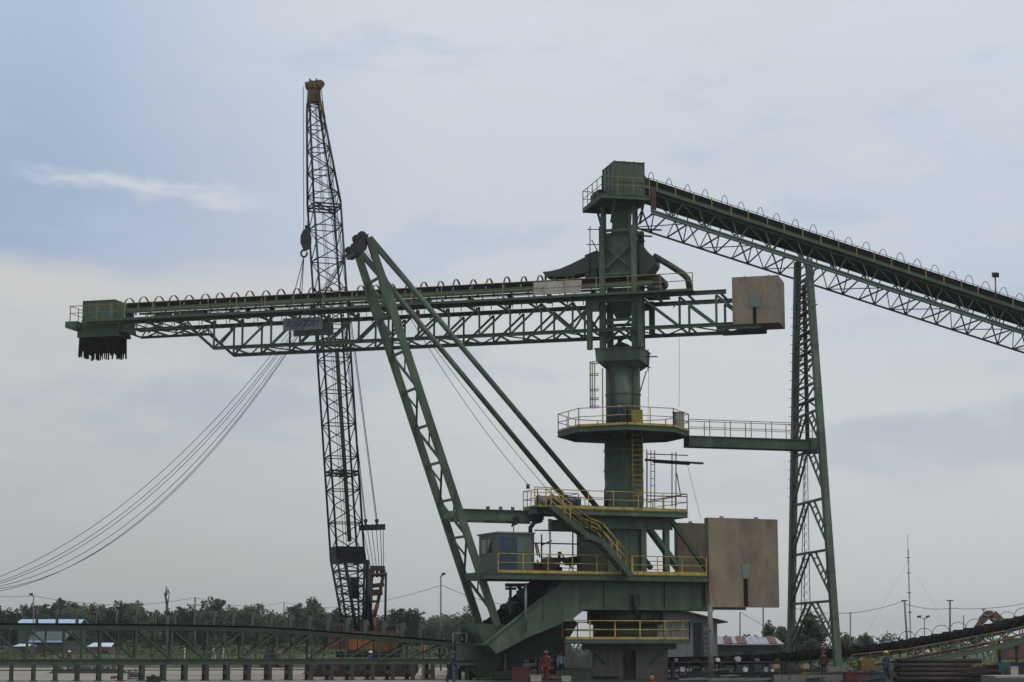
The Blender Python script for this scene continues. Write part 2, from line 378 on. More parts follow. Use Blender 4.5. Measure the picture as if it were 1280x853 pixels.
# sign boards on the truss
def board(px0, py0, px1, py1, t, m, name):
    mb = MB(); a = BF.hit(px0, py0, t); b = BF.hit(px1, py1, t)
    mb.fbox(BF, a[0], b[0], t, t+.05, b[1], a[1]); return mb.build(name, m, boom), a, b
sg_, a, b = board(354, 398.5, 403, 411.5, -1.80, mat('sign_panel_grey', (.175, .17, .155), .6, var=.15, scale=2), 'sign_board')
fc = bpy.data.curves.new('sign_lettering', 'FONT'); fc.body = 'BUSATORY'; fc.size = .78; fc.shear = .25; fc.extrude = .008; fc.offset = .018; fc.align_x = 'CENTER'; fc.align_y = 'CENTER'
to = bpy.data.objects.new('tmp', fc); COL.objects.link(to); bpy.context.view_layer.update()
me = bpy.data.meshes.new_from_object(to.evaluated_get(bpy.context.evaluated_depsgraph_get())); bpy.data.objects.remove(to)
xs = [v.co.x for v in me.vertices]; wd = max(xs)-min(xs); kx = (b[0]-a[0])*.86/wd
cen = BF.p((a[0]+b[0])/2, -1.812, (a[1]+b[1])/2)
me.transform(Matrix(((BF.u.x*kx, 0, -BF.v.x, 0), (BF.u.y*kx, 0, -BF.v.y, 0), (0, 1.0*.72, 0, 0), (0, 0, 0, 1))))
me.transform(Matrix.Translation(cen-ORG[boom.name])); me.materials.append(mat('sign_blue', (.02, .06, .16), .5, var=.1))
lo = bpy.data.objects.new('lettering', me); COL.objects.link(lo); lo.parent = sg_; ORG[lo.name] = ORG[boom.name]
board(367, 411.5, 416, 418.5, -1.76, DGREEN, 'painted_sign_shade'); board(402, 404.5, 416, 411.4, -1.77, DGREEN, 'painted_sign_shade')  # dark boards painting in the sign's shade, offset right and down
# ================================================================== the fixed mast: pedestal, column, collars, platforms, portal and head
mast = thing('loader_mast', 'tall green steel mast with round column and railed octagonal platform on a concrete pedestal', 'mast', (MX, MY, 0))
def zc(py, dy=0): return at(779, py, MY+dy).z
def ring(z, r, n=40, ph=0): return [V((MX+r*cos(2*pi*i/n+ph), MY+r*sin(2*pi*i/n+ph), z)) for i in range(n)]
zo = zc(540)                                    # octagonal platform level
z1 = zc(461)
mb = MB(); mb.loft([ring(zc(770), 1.2), ring(zo-.5, 1.2)], True); mb.loft([ring(zo-.5, 1.09), ring(z1, 1.09)], True)
for z in (zc(648), zc(590), zc(565), zo+.06, zc(495)): mb.loft([ring(z, 1.25 if z < zo else 1.13), ring(z+.1, 1.25 if z < zo else 1.13)])
for k in range(26):
    a = 2*pi*k/26
    mb.beam((MX+1.2*cos(a), MY+1.2*sin(a), zc(600)), (MX+1.2*cos(a), MY+1.2*sin(a), zc(572)), .07, .03, V((cos(a), sin(a), 0)))
mb.build('column', GREEN, mast)
mb = MB(); mb.loft([ring(zc(781), 2.25), ring(zc(764), 2.25)], True); mb.loft([ring(zc(764)-.02, 2.5), ring(zc(762.4), 2.5)], True)
for k in range(16):
    a = 2*pi*k/16; mb.beam((MX+2.26*cos(a), MY+2.26*sin(a), zc(780)), (MX+2.26*cos(a), MY+2.26*sin(a), zc(765)), .06, .2, V((cos(a), sin(a), 0)))
mb.build('slew_collar', DGREEN, mast)
# pedestal: two concrete piers and a cap, drum above
mb = MB()
for x0, x1 in ((743, 779), (795, 835)):
    a, b = gx(x0, 118.4, 1), gx(x1, 118.4, 1); mb.box((a, 118.4, -.3), (b-a, 0, 0), (0, 3.2, 0), (0, 0, zc(812)+.3))
    for f_ in (.33, .66): mb.box((a+(b-a)*f_-.02, 118.38, 0), (.03, 0, 0), (0, .02, 0), (0, 0, zc(814)))
mb.box((gx(779, 119.5, 1)-.1, 119.6, -.3), (gx(795, 119.5, 1)-gx(779, 119.5, 1)+.2, 0, 0), (0, 1.8, 0), (0, 0, zc(812)+.3)); pd = mb.build('pedestal', CONC2, mast)  # last box: wall added between the piers to darken the gap
mb = MB(); a, b = gx(730, 118.2, 1.5), gx(846, 118.2, 1.5); mb.box((a, 118.2, zc(812)), (b-a, 0, 0), (0, 3.6, 0), (0, 0, zc(803)-zc(812)))
mb.build('cap_slab', CONC2, pd)
mb = MB(); mb.loft([ring(zc(803), 2.0), ring(zc(781), 2.0)], True); mb.build('base_drum', DGREEN, mast)
# low railed ring platform round the base
zp = zc(799.5, -3.3); hw = 4.0; PF = Frame(MX, MY, 14)
c = [PF.p(PF.S(706, -3.3, zp), -3.3, zp), PF.p(PF.S(862, -3.3, zp), -3.3, zp), PF.p(3.6, 3.2, zp), PF.p(-3.6, 3.2, zp)]
mb = MB(); mb.prism([p+V((0, 0, -.12)) for p in c], V((0, 0, .12)))
for i in range(4): mb.beam(c[i]+V((0, 0, -.14)), c[(i+1) % 4]+V((0, 0, -.14)), .12, .2)
for f_ in (.15, .5, .85):
    q = c[0].lerp(c[1], f_); mb.beam(q+V((0, 0, -.2)), V((MX+(q.x-MX)*.5, MY-1.9, .9)), .1)
bp = mb.build('base_platform', GREEN2, mast)
rail(bp, c, 1.1, 1.5, .035, YELLOW, toe=.14, closed=True)
# octagonal platform
oc = [V((MX+4.1*cos(R(-90+45*k)), MY+4.1*sin(R(-90+45*k)), zo)) for k in range(8)]
oi = [V((MX+1.12*cos(R(-90+45*k)), MY+1.12*sin(R(-90+45*k)), zo)) for k in range(8)]
mb = MB()
for k in range(8):
    a, b, c_, d = oc[k], oc[(k+1) % 8], oi[(k+1) % 8], oi[k]
    mb.prism([a, b, c_, d], V((0, 0, -.06))); mb.ibeam(a-V((0, 0, .17)), b-V((0, 0, .17)), .14, .34)
    mb.beam(d-V((0, 0, .45)), a-V((0, 0, .2)), .12, .3); m_ = a.lerp(b, .5); mb.beam(oi[k].lerp(oi[(k+1) % 8], .5)-V((0, 0, .3)), m_-V((0, 0, .15)), .1, .2)
op = mb.build('octagonal_platform', GREEN2, mast)
rail(op, oc, 1.12, 1.6, .028, YELLOW, toe=.13, closed=True)
# lower flare, portal frame, bracing
z2 = zc(440); r1 = 1.45
mb = MB(); sq = lambda h, z: [BF.p(-h, -h, z), BF.p(h, -h, z), BF.p(h, h, z), BF.p(-h, h, z)]
mb.loft([sq(.95, z2-1.15), sq(1.4, z2-.75), sq(1.45, z2)]); mb.fbox(BF, -1.5, 1.5, -1.5, 1.5, z2, z2+.08)
mb.build('flared_head', GREEN, mast)
zt = zc(262); hp = 1.03
mb = MB()
for a in (-hp, hp):
    for b in (-hp, hp):
        mb.ibeam(BF.p(a, b, z2), BF.p(a, b, zc(287)), .36, .36, BF.v, .06)
        b2 = b if b < 0 else -.3; mb.ibeam(BF.p(a, b2, zc(287)), BF.p(a, b2, zt), .17, .17, BF.v, .05)
for z in (zc(403), zc(372), zc(346), zc(292)):
    for a in (-hp, hp):
        mb.beam(BF.p(-hp, a, z), BF.p(hp, a, z), .14, .17); mb.beam(BF.p(a, -hp, z), BF.p(a, hp, z), .14, .17)
mb.build('portal_frame', GREEN, mast)
mb = MB()
for za, zb in ((zc(434), zc(400)), (zc(342), zc(308))):
    for a in (-hp, hp):
        mb.beam(BF.p(-hp, a, za), BF.p(hp, a, zb), .12); mb.beam(BF.p(hp, a+.03, za), BF.p(-hp, a+.03, zb), .12)
        mb.beam(BF.p(a, -hp, za), BF.p(a, hp, zb), .1)
mb.build('cross_brace', GREEN2, mast)
# transfer chutes inside the portal
mb = MB(); hb = lambda w, d, z: [BF.p(-w, -d, z), BF.p(w, -d, z), BF.p(w, d, z), BF.p(-w, d, z)]
mb.loft([hb(.62, .5, zc(300)), hb(.5, .5, zc(283)), hb(.6, .5, zc(258))]); mb.loft([hb(.9, .85, zc(352)), hb(.9, .85, zc(298))])
mb.loft([hb(.35, .4, zc(398)), hb(.72, .6, zc(384)), hb(.72, .6, zc(362))]); mb.build('transfer_chute', GREEN2, mast)
mb = MB(); lo = [(731, 319), (746, 313), (746, 347), (731, 347)]
mb.prism([BF.P(x, y, -.9) for x, y in lo], BF.v*1.8); mb.prism([BF.P(x, y, -.8) for x, y in ((799, 303), (806, 312), (818, 322), (818, 329), (808, 344), (799, 347))], BF.v*1.7)
mb.build('side_hopper', DGREEN, mast)
mb = MB(); mb.prism([BF.P(x, y, -.2) for x, y in ((765, 434), (776, 427), (786, 431), (787, 437), (780, 438), (768, 440))], BF.v*.9)
mb.tube(BF.P(774, 424, .1), BF.P(774, 438, .1), .12); mb.build('chute_outlet', DARK, mast)
# head platform and head house (aligned with the overhead conveyor)
FF = Frame(MX, MY, 14)
_, hz = FF.hit(780, 243, -2.1)
s0, s1 = FF.S(752.5, -2.1, hz), FF.S(812, -2.1, hz)
mb = MB(); mb.fbox(FF, s0, s1, -2.1, 2.2, hz-.05, hz)
for t in (-2.1, 2.2): mb.ibeam(FF.p(s0, t, hz-.16), FF.p(s1, t, hz-.16), .12, .3)
for s in (s0, -1.0, .9, s1): mb.ibeam(FF.p(s, -2.1, hz-.18), FF.p(s, 2.2, hz-.18), .12, .24)
for s in (-1.0, .9):
    for t in (-2.0, 2.0): mb.beam(FF.p(s, t, hz-.2), FF.p(s, t*.5, hz-1.6), .12)
mb.fbox(FF, -1.15, 1.05, -1.1, 1.1, zt-.1, hz-.3) if False else mb.fbox(FF, -1.2, 1.1, -1.15, -1.0, zt, hz-.3)
hp_ = mb.build('head_platform', GREEN2, mast)
rail(hp_, [FF.p(s1, -2.1, hz), FF.p(s0, -2.1, hz), FF.p(s0, 2.2, hz), FF.p(s1, 2.2, hz)], 1.1, 1.1, .026, OLIVE)
f0, f1 = FF.S(768, -1.3, hz+1), FF.S(805, -1.3, hz+1); _, h1 = FF.hit(786, 203.5, -1.3)
mb = MB(); mb.fbox(FF, f0, f1, -1.3, 1.2, hz+.02, h1); mb.fbox(FF, f0-.05, f1+.05, -1.35, 1.25, h1, h1+.05)
for k in range(4):
    s = f0+(f1-f0)*k/3; mb.fbox(FF, s-.04, s+.04, -1.34, -1.3, hz+.02, h1+.09)
for k in range(4):
    t = -1.3+2.5*k/3; mb.fbox(FF, f0-.04, f0, t-.04, t+.04, hz+.02, h1+.09)
mb.fbox(FF, f0, f1, -1.33, -1.3, hz+1.0, hz+1.07)
mb.build('head_house', GREEN, mast)
mb = MB(); mb.tube(FF.p(f0-.35, 1.6, hz+.5), FF.p(f0-.35, .6, hz+.5), .42, 14); mb.fbox(FF, f0-.8, f0-.05, .3, 1.7, hz, hz+.25); mb.build('drive_motor', DARK, mast)
# caged ladder, gate ladder, cable runs
mb = MB(); la = at(753, 461, MY-.9); lb = V((la.x, la.y, zo)); ladder(mb, lb, la, .45, (0, 1, 0), .03)
for k in range(8):
    a = R(100+160*k/7); mb.tube((la.x-.42+.42*cos(a)*.9, la.y+.42*sin(a), zc(513)), (la.x-.42+.42*cos(a)*.9, la.y+.42*sin(a), zc(456)), .018, 5)
for py in (511, 501, 490, 471, 456):
    mb.path([(la.x-.42+.42*cos(R(60+240*k/12))*.9, la.y+.42*sin(R(60+240*k/12)), zc(py)) for k in range(13)], .03, 5)
mb.build('caged_ladder', OLIVE, mast)
mb = MB(); x0 = gx(796.5, MY-1.35, 15); ladder(mb, (x0, MY-1.45, zc(634)), (x0, MY-1.45, zo+1.2), .62, (1, 0, 0), .04)
for k in range(4):
    z = zc(622)+(zc(548)-zc(622))*k/3; mb.box((x0-.31, MY-1.5, z), (.62, 0, 0), (0, .05, 0), (0, 0, .06))
mb.build('ladder', YELLOW, mast)
mb = MB(); mb.box((x0-.28, MY-1.6, zo), (.62, 0, 0), (0, .5, 0), (0, 0, 1.2)); mb.build('ladder_hatch', mat('hatch_yellow', (.22, .16, .03), .6), mast)
mb = MB()
for dx, w in ((-.75, .06), (-.6, .04), (.55, .05)): mb.beam((MX+dx, MY-1.12*math.sqrt(1-(dx/1.2)**2)-.03, zo), (MX+dx, MY-1.12*math.sqrt(1-(dx/1.2)**2)-.03, z1-.3), w)
mb.build('cable_tray', DARK, mast)
mb = MB()                                       # projecting scaffold planks and stub poles up the portal
for px0, px1, py in ((734, 752, 287), (733, 750, 306)): mb.tube(at(px0, py, MY-.6), at(px1, py, MY-.6), .03)
for a in ((737.5, 283, 737.5, 352), (739.5, 300, 748, 316)): mb.tube(at(a[0], a[1], MY-.6), at(a[2], a[3], MY-.6), .035)
for px0, px1, py in ((800, 827, 287), (799, 815, 295), (796, 806, 301)): mb.beam(at(px0, py-.4, MY+.2), at(px1, py+.8, MY+.2), .25, .06)
for a in ((810, 437, 810, 464), (806, 446, 822, 446), (808, 464, 800, 490), (804, 456, 813, 460)): mb.tube(at(a[0], a[1], MY-.9), at(a[2], a[3], MY-.9), .04)
mb.build('stub_scaffold', DARK, mast)
# electrical panel
pe = thing('control_panel', 'grey electrical panel standing on legs by the railing of the octagonal platform', 'control panel', at(851, 541, MY-1.2))
mb = MB(); a = at(843.5, 534, MY-1.2); mb.box(a, (.62, .15, 0), (-.1, .3, 0), (0, 0, .92)); mb.box(a+V((-.03, -.05, .92)), (.7, .17, 0), (-.1, .42, 0), (0, 0, .05)); mb.build('cabinet', mat('panel_grey', (.27, .27, .255), .55, var=.15, scale=2, col2=(.15, .13, .1), amt=.2), pe)
mb = MB(); mb.box(a+V((-.01, -.06, -.02)), (.07, .02, 0), (0, .05, 0), (0, 0, .9)); mb.beam(a+V((.1, .1, -.6)), a+V((.1, .1, .05)), .07); mb.beam(a+V((.5, .2, -.6)), a+V((.5, .2, .05)), .07); mb.build('leg', DARK, pe)
# ================================================================== the slewing gantry: girders, decks, A-frame, cabin, stairs, ballast slabs
GF = Frame(MX, MY, 22)
gan = thing('slewing_gantry', 'green slewing gantry with leaning A-frame, operator cabin, stairs and two concrete ballast slabs', 'gantry', GF.p(0, 0, 0))
U = V((0, 0, 1)); tn = -2.35
_, gz1 = GF.hit(760, 725, tn); _, gz0 = GF.hit(760, 762, tn)
sa, sb = GF.S(700, tn, gz0), GF.S(887, tn, gz0)
poly = [(704, 726.5), (606, 805), (612, 808), (620, 817), (657, 797), (714, 774), (729, 762)]
for sg in (-1, 1):
    t = sg*2.35; tt = t if sg < 0 else t
    hits = [GF.hit(x, y, -2.35) for x, y in poly]
    mb = MB(); o = GF.v*.06
    P0 = [GF.p(s, t, z) for s, z in hits] + [GF.p(sb, t, gz0), GF.p(sb, t, gz1)]
    mb.prism(P0, o)
    # flanges and stiffeners
    def fl(a, b, w=.34): mb.beam(a+o*.5, b+o*.5, w, .05, U)
    fl(GF.p(sb, t, gz1), GF.p(hits[0][0], t, gz1)); fl(GF.p(*[hits[0][0], t, hits[0][1]]), GF.p(hits[1][0], t, hits[1][1]))
    for (s, z), (s2, z2) in zip(hits[3:], hits[4:]): fl(GF.p(s, t, z), GF.p(s2, t, z2))
    fl(GF.p(hits[-1][0], t, gz0), GF.p(sb, t, gz0))
    for px in (756, 832): s = GF.S(px, tn, gz0); mb.beam(GF.p(s, t-.06, gz0+.03), GF.p(s, t-.06, gz1-.03), .16, .12, GF.u)
    for k, px in ((.25, 0), (.55, 0)):
        a = GF.p(*[hits[0][0]+(hits[1][0]-hits[0][0])*k, t-.03, hits[0][1]+(hits[1][1]-hits[0][1])*k]); mb.beam(a, a-U*1.5, .05, .1)
    for k in range(26):                          # bolted splice plates and rows of bolt heads
        for px in (756, 832):
            s = GF.S(px, tn, gz0); z = gz0+.12+(gz1-gz0-.24)*k/25
            for ds in (-.16, .16): mb.fbox(GF, s+ds-.025, s+ds+.025, t-.035, t+.0, z-.02, z+.02)
    mb.build('main_girder', GREEN, gan)
mb = MB()
for px in (720, 745, 770, 800, 830, 860, 885):
    s = GF.S(px, tn, gz0); mb.fbox(GF, s-.06, s+.06, -2.3, 2.35, gz0+.2, gz1-.3)
mb.fbox(GF, sa, sb, -2.3, 2.35, gz0+.14, gz0+.18)
s_, z_ = GF.hit(612, 806, tn)
for k in range(6):
    f_ = k/5; s = s_+(sa-s_)*f_; z = z_+(gz0+.9-z_)*f_; mb.tube(GF.p(s, -2.3, z), GF.p(s, 2.35, z), .12, 8)
for (p, q) in zip(poly[2:], poly[3:]):
    (s, z), (s2, z2) = GF.hit(*p, -2.35), GF.hit(*q, -2.35); mb.prism([GF.p(s, -2.3, z+.06), GF.p(s2, -2.3, z2+.06), GF.p(s2, -2.3, z2+.1), GF.p(s, -2.3, z+.1)], GF.v*4.6)
mb.build('cross_girder', GREEN2, gan)
# inclined feeder belt lying between the girders
mb = MB(); a = GF.hit(616, 797, -1.3); b = GF.hit(700, 722, -1.3)
for t0, t1, dz in ((-1.2, 1.2, .30), (-1.35, -1.2, .55), (1.2, 1.35, .55)):
    mb.prism([GF.p(a[0], t0, a[1]), GF.p(b[0], t0, b[1]), GF.p(b[0], t0, b[1]+dz), GF.p(a[0], t0, a[1]+dz)], GF.v*(t1-t0))
for k in range(9): q = GF.p(a[0]+(b[0]-a[0])*k/8, 0, a[1]+(b[1]-a[1])*k/8+.5); mb.fbox(Frame(q.x, q.y, 22), -.12, .12, -1.4, 1.4, q.z-.15, q.z+.12)
mb.build('feeder_belt', BELT, gan)
mb = MB(); mb.prism([GF.P(x, y, -.9) for x, y in ((641, 754), (654, 752), (657, 758), (650, 765), (643, 763))], GF.v*1.8)
mb.prism([GF.P(x, y, -.9) for x, y in ((660, 741), (674, 740), (676, 746), (662, 752))], GF.v*1.8); mb.build('feed_skirt', DARK, gan)
# lower deck
tp = -3.0; _, pz = GF.hit(700, 717, tp)
d0, d1 = GF.S(612, tp, pz), GF.S(885, tp, pz)
dB = GF.S(730, tp, pz); mb = MB(); mb.fbox(GF, d0, dB, tp, .8, pz-.04, pz); mb.fbox(GF, dB, d1, tp, 2.9, pz-.04, pz)
mb.ibeam(GF.p(d0, tp, pz-.2), GF.p(d1, tp, pz-.2), .14, .36); mb.ibeam(GF.p(dB, 2.9, pz-.2), GF.p(d1, 2.9, pz-.2), .14, .36); mb.ibeam(GF.p(d0, .8, pz-.2), GF.p(dB, .8, pz-.2), .14, .36)
for k in range(9): s = d0+(d1-d0)*k/8; mb.ibeam(GF.p(s, tp, pz-.22), GF.p(s, .8 if s < dB else 2.9, pz-.22), .12, .3)
mb.build('lower_deck', GREEN2, gan)
e0, e1, e2 = GF.S(623, tp, pz), GF.S(776, tp, pz), GF.S(791, tp, pz)
rail(gan, [GF.p(e0, tp, pz), GF.p(e1, tp, pz)], 1.12, 1.45, .03, YELLOW, toe=.15)
rail(gan, [GF.p(e2, tp, pz), GF.p(d1-.1, tp, pz)], 1.12, 1.45, .03, YELLOW, toe=.2)
rail(gan, [GF.p(dB, 2.9, pz), GF.p(d1-.1, 2.9, pz)], 1.12, 1.6, .026, OLIVE, toe=.12)
# props below the deck
mb = MB(); mb.tube(GF.P(657, 731, -2.7), GF.P(657, 790, -2.7), .09, 8); mb.build('prop', STEEL, gan)
mb = MB(); mb.beam(GF.P(638, 731, -1.9), GF.P(638, 767, -1.9), .13); mb.tube(GF.P(632, 731.5, -1.9), GF.P(657, 731.5, -1.9), .12); mb.tube(GF.P(632, 736, -1.9), GF.P(645, 736, -1.9), .09)
mb.path([GF.P(648, 733, -1.7), GF.P(652, 740, -1.7), GF.P(651, 748, -1.7), GF.P(655, 754, -1.7)], .14); mb.build('pipe_bracket', DARK, gan)
# upper deck
tu = -2.6; _, uz = GF.hit(760, 637, tu)
u0, u1 = GF.S(672, tu, uz), GF.S(859, tu, uz)
uB = GF.S(742, tu, uz); tB = -.35
mb = MB(); mb.fbox(GF, u0, uB, tu, tB, uz-.05, uz); mb.fbox(GF, uB, u1, tu, 2.2, uz-.05, uz)
mb.ibeam(GF.p(u0, tu, uz-.2), GF.p(u1, tu, uz-.2), .14, .34); mb.ibeam(GF.p(uB, 2.2, uz-.2), GF.p(u1, 2.2, uz-.2), .14, .34); mb.ibeam(GF.p(u0, tB, uz-.2), GF.p(uB, tB, uz-.2), .14, .34)
for k in range(10): s = u0+(u1-u0)*k/9; mb.ibeam(GF.p(s, tu, uz-.22), GF.p(s, tB if s < uB else 2.2, uz-.22), .12, .3)
g0, g1 = GF.S(716, -1.9, uz), GF.S(840, -1.9, uz)
for t in (-1.9, 1.9): mb.ibeam(GF.p(g0, t, uz-.75), GF.p(g1, t, uz-.75), .3, .72)
mb.build('upper_deck', GREEN, gan)
rail(gan, [GF.p(u0, tB, uz), GF.p(u0, tu, uz), GF.p(u1, tu, uz), GF.p(u1, 2.2, uz)], 1.1, 1.7, .028, YELLOW, toe=.16)
rail(gan, [GF.p(u0, tB, uz), GF.p(uB, tB, uz), GF.p(uB, 2.2, uz), GF.p(u1, 2.2, uz)], 1.1, 1.7, .024, OLIVE, toe=.1)
# posts and braces between decks
mb = MB(); _, gtop = GF.hit(800, 655, -1.9)
for px, w in ((803, .36), (832, .34)):
    for t in (-1.9, 1.9): mb.ibeam(GF.p(GF.S(px, -1.9, uz), t, pz), GF.p(GF.S(px, -1.9, uz), t, uz-1.0), w, w, GF.v)
mb.build('deck_post', GREEN, gan)
mb = MB()
for t in (-1.9, 1.9):
    for a, b in (((809, 657), (848, 708)), ((837, 648), (884, 713))):
        (s, z), (s2, z2) = GF.hit(*a, -1.9), GF.hit(*b, -1.9); mb.beam(GF.p(s, t, z), GF.p(s2, t, z2), .3, .26)
mb.build('knee_brace', GREEN, gan)
mb = MB(); a = GF.S(726, -1.75, pz+1); b = GF.S(757, -1.75, pz+1); _, hz_ = GF.hit(740, 656, -1.75)
mb.fbox(GF, a, b, -1.75, -1.15, pz, hz_); m2 = MB(); a2, b2 = GF.S(759.5, -1.75, pz+1), GF.S(797, -1.75, pz+1); _, hz2 = GF.hit(778, 661, -1.75)
m2.fbox(GF, a2, b2, -1.8, -1.72, pz, hz2)
for k in range(5): s = a2+(b2-a2)*k/4; m2.fbox(GF, s-.03, s+.03, -1.84, -1.8, pz, hz2)
mb.build('winch_housing', DGREEN, gan); m2.build('cladding_panel', GREEN2, gan)
# arm from the upper deck to the A-frame
mb = MB()
for t in (-1.0, 1.0):
    (s, z), (s2, z2) = GF.hit(571, 643, -1.0), GF.hit(678, 643, -1.0); mb.ibeam(GF.p(s, t, uz-.42), GF.p(s2, t, uz-.42), .3, .66)
s1_ = GF.hit(571, 643, -1.0)[0]
for k in range(5): s = s1_+(s2-s1_)*k/4; mb.beam(GF.p(s, -1, uz-.42), GF.p(s, 1, uz-.42), .2, .4)
for px in (610, 626, 641): s = GF.S(px, -1, uz); mb.fbox(GF, s-.09, s+.09, -1.05, -.9, uz-.09, uz+.1)
mb.build('tie_arm', GREEN, gan)
# A-frame: two tapered box legs, lacing, head with sheaves, two back stays
hA = 1.45; hT = 1.35
(sx, zx), (sf, zf) = GF.hit(461, 297, -hT), GF.hit(622, 783, -hA)
apex = lambda t, ds=0, dz=0: GF.p(sx+ds, t, zx+dz)
for t in (-hA, hA):
    mb = MB(); A, B = apex(t*hT/hA), GF.p(sf, t, zf); d = (B-A).normalized(); w = d.cross(GF.v).normalized()
    rings = []
    for f_, ww in ((0, .36), (.04, .42), (.10, .44), (.125, .62), (.17, .60), (.21, .44), (.6, .43), (.97, .43), (1, .36)):
        c = A.lerp(B, f_); rings.append([c-w*ww/2-GF.v*.13, c+w*ww/2-GF.v*.13, c+w*ww/2+GF.v*.13, c-w*ww/2+GF.v*.13])
    mb.loft(rings)
    for f_ in (.12, .3, .45, .6, .75, .9):
        c = A.lerp(B, f_); mb.beam(c-w*.24, c+w*.24, .29, .03, d)
    mb.build('frame_leg', GREEN, gan)
mb = MB(); n = 9
L = lambda f_, t: apex(t*hT/hA).lerp(GF.p(sf, t, zf), f_)
for k in range(n):
    f0_, f1_ = .10+.86*k/n, .10+.86*(k+1)/n
    mb.beam(L(f0_, -hA+.2), L(f0_, hA-.2), .14); a = -hA+.2 if k % 2 else hA-.2; mb.beam(L(f0_, a), L(f1_, -a), .13)
    mb.beam(L(f0_, -a), L((f0_+f1_)/2, a*.0), .09)
mb.build('leg_lacing', GREEN2, gan)
mb = MB()                                       # thin ladder up the legs
ladder(mb, L(.97, 0)-GF.u*.5, L(.72, 0)-GF.u*.5, .4, GF.v, .02); mb.build('ladder', DGREEN, gan)
mb = MB(); mb.beam(apex(-hT-.1, -.05, -.2), apex(hT+.1, -.05, -.2), .26, .3)
for t in (-hT+.1, -.35, .3): mb.prism([GF.p(sx-.1, t-.06, zx-.7), GF.p(sx-.5, t-.06, zx-1.1), GF.p(sx-.9, t-.06, zx-.85), GF.p(sx-.42, t-.06, zx+.05), GF.p(sx, t-.06, zx+.25)], GF.v*.12)
mb.beam(apex(-hT+.1, -.65, -.9), apex(.35, -.65, -.9), .4, .4)
hd = mb.build('frame_head', DARK, gan)
for t in (-hT+.25, -.05):
    mb = MB(); c = apex(t, -.35, .12); mb.tube(c-GF.v*.07, c+GF.v*.07, .28, 20); mb.tube(c-GF.v*.12, c+GF.v*.12, .12, 10); mb.build('sheave', DARK, hd)
    mb = MB(); c = apex(t, -.85, -.6); mb.tube(c-GF.v*.07, c+GF.v*.07, .22, 18); mb.build('sheave', DARK, hd)
for t, px in ((-hA, 748), (hA, 720)):
    mb = MB(); A = apex(t*hT/hA, .15, -.1); s, z = GF.hit(px, 631.5, t); B = GF.p(s, t, uz+.1)
    mb.prism([A-GF.v*.12+U*.2, A-GF.v*.12-U*.5+GF.u*.2, A.lerp(B, .17)-GF.v*.12-U*.2, A.lerp(B, .17)-GF.v*.12+U*.2], GF.v*.24)
    mb.tube(A.lerp(B, .1), B, .165, 14); mb.tube(B+U*.12, B-U*.1, .3, 10); mb.build('back_stay', GREEN, gan)
# foot block joining the frame to the girder nose
mb = MB(); s, z = GF.hit(618, 790, -hA)
mb.prism([GF.P(x, y, -1.5) for x, y in ((597, 779), (632, 781), (640, 790), (622, 806), (606, 806), (598, 792))], GF.v*3.0); mb.build('foot_block', GREEN2, gan)
# cabin
tc = -2.7; _, cz1 = GF.hit(640, 667, tc); cz0 = pz+.02
c0, c1 = GF.S(623, tc, pz+1), GF.S(667, tc, pz+1)
mb = MB(); mb.fbox(GF, c0, c1, tc, .5, cz0, cz1)
cab = mb.build('operator_cabin', mat('cabin_grey_green', (.095, .125, .095), .55, var=.15, scale=1.5, col2=(.06, .055, .045), amt=.15), gan)
cab['label'] = 'grey green operator cabin with blue door'
mb = MB(); mb.fbox(GF, c0-.12, c1+.08, tc-.1, .6, cz1, cz1+.09); mb.build('roof', LGREEN, cab)
D0, D1 = GF.S(624, tc, pz+1), GF.S(646, tc, pz+1)
mb = MB(); mb.fbox(GF, D0, D1, tc-.045, tc-.003, cz0+.03, cz1-.2); dr = mb.build('door', BLUEP, cab); dr['label'] = 'blue door'
mb = MB(); mb.fbox(GF, GF.S(630, tc, pz+1), GF.S(640, tc, pz+1), tc-.06, tc-.047, cz0+1.35, cz1-.45); mb.build('window', GLASS, cab)
mb = MB(); mb.fbox(GF, GF.S(647, tc, pz+1), c1-.02, tc-.02, tc-.003, cz0+1.15, cz0+1.2); mb.fbox(GF, c1-.06, c1+.03, tc-.03, tc-.003, cz0, cz1); mb.build('wall_trim', DGREEN, cab)
for t0, t1 in ((-1.75, -.95), (-.75, .1)):
    mb = MB(); mb.fbox(GF, c0-.02, c0-.003, t0, t1, cz0+1.2, cz1-.28); mb.build('window', GLASS, cab)
mb = MB()
for t in (-1.8, -.85, .15): mb.fbox(GF, c0-.04, c0-.002, t-.03, t+.03, cz0+1.15, cz1-.22)
mb.build('window_frame', LGREEN, cab)
mb = MB(); q = GF.P(642, 666, -1.5); mb.tube(q, q+U*.35, .03); mb.prism([q+U*.35-GF.u*.05, q+U*.55+GF.u*.32, q+U*1.05+GF.u*.42, q+U*.95+GF.u*.12], GF.v*.3); mb.build('floodlight', DARK, gan)
mb = MB(); mb.path([GF.P(663, 668, -1.5), GF.P(663, 660, -1.5), GF.P(668, 653, -1.5), GF.P(676, 651, -1.5)], .14, 8); mb.build('cable_duct', DARK, gan)
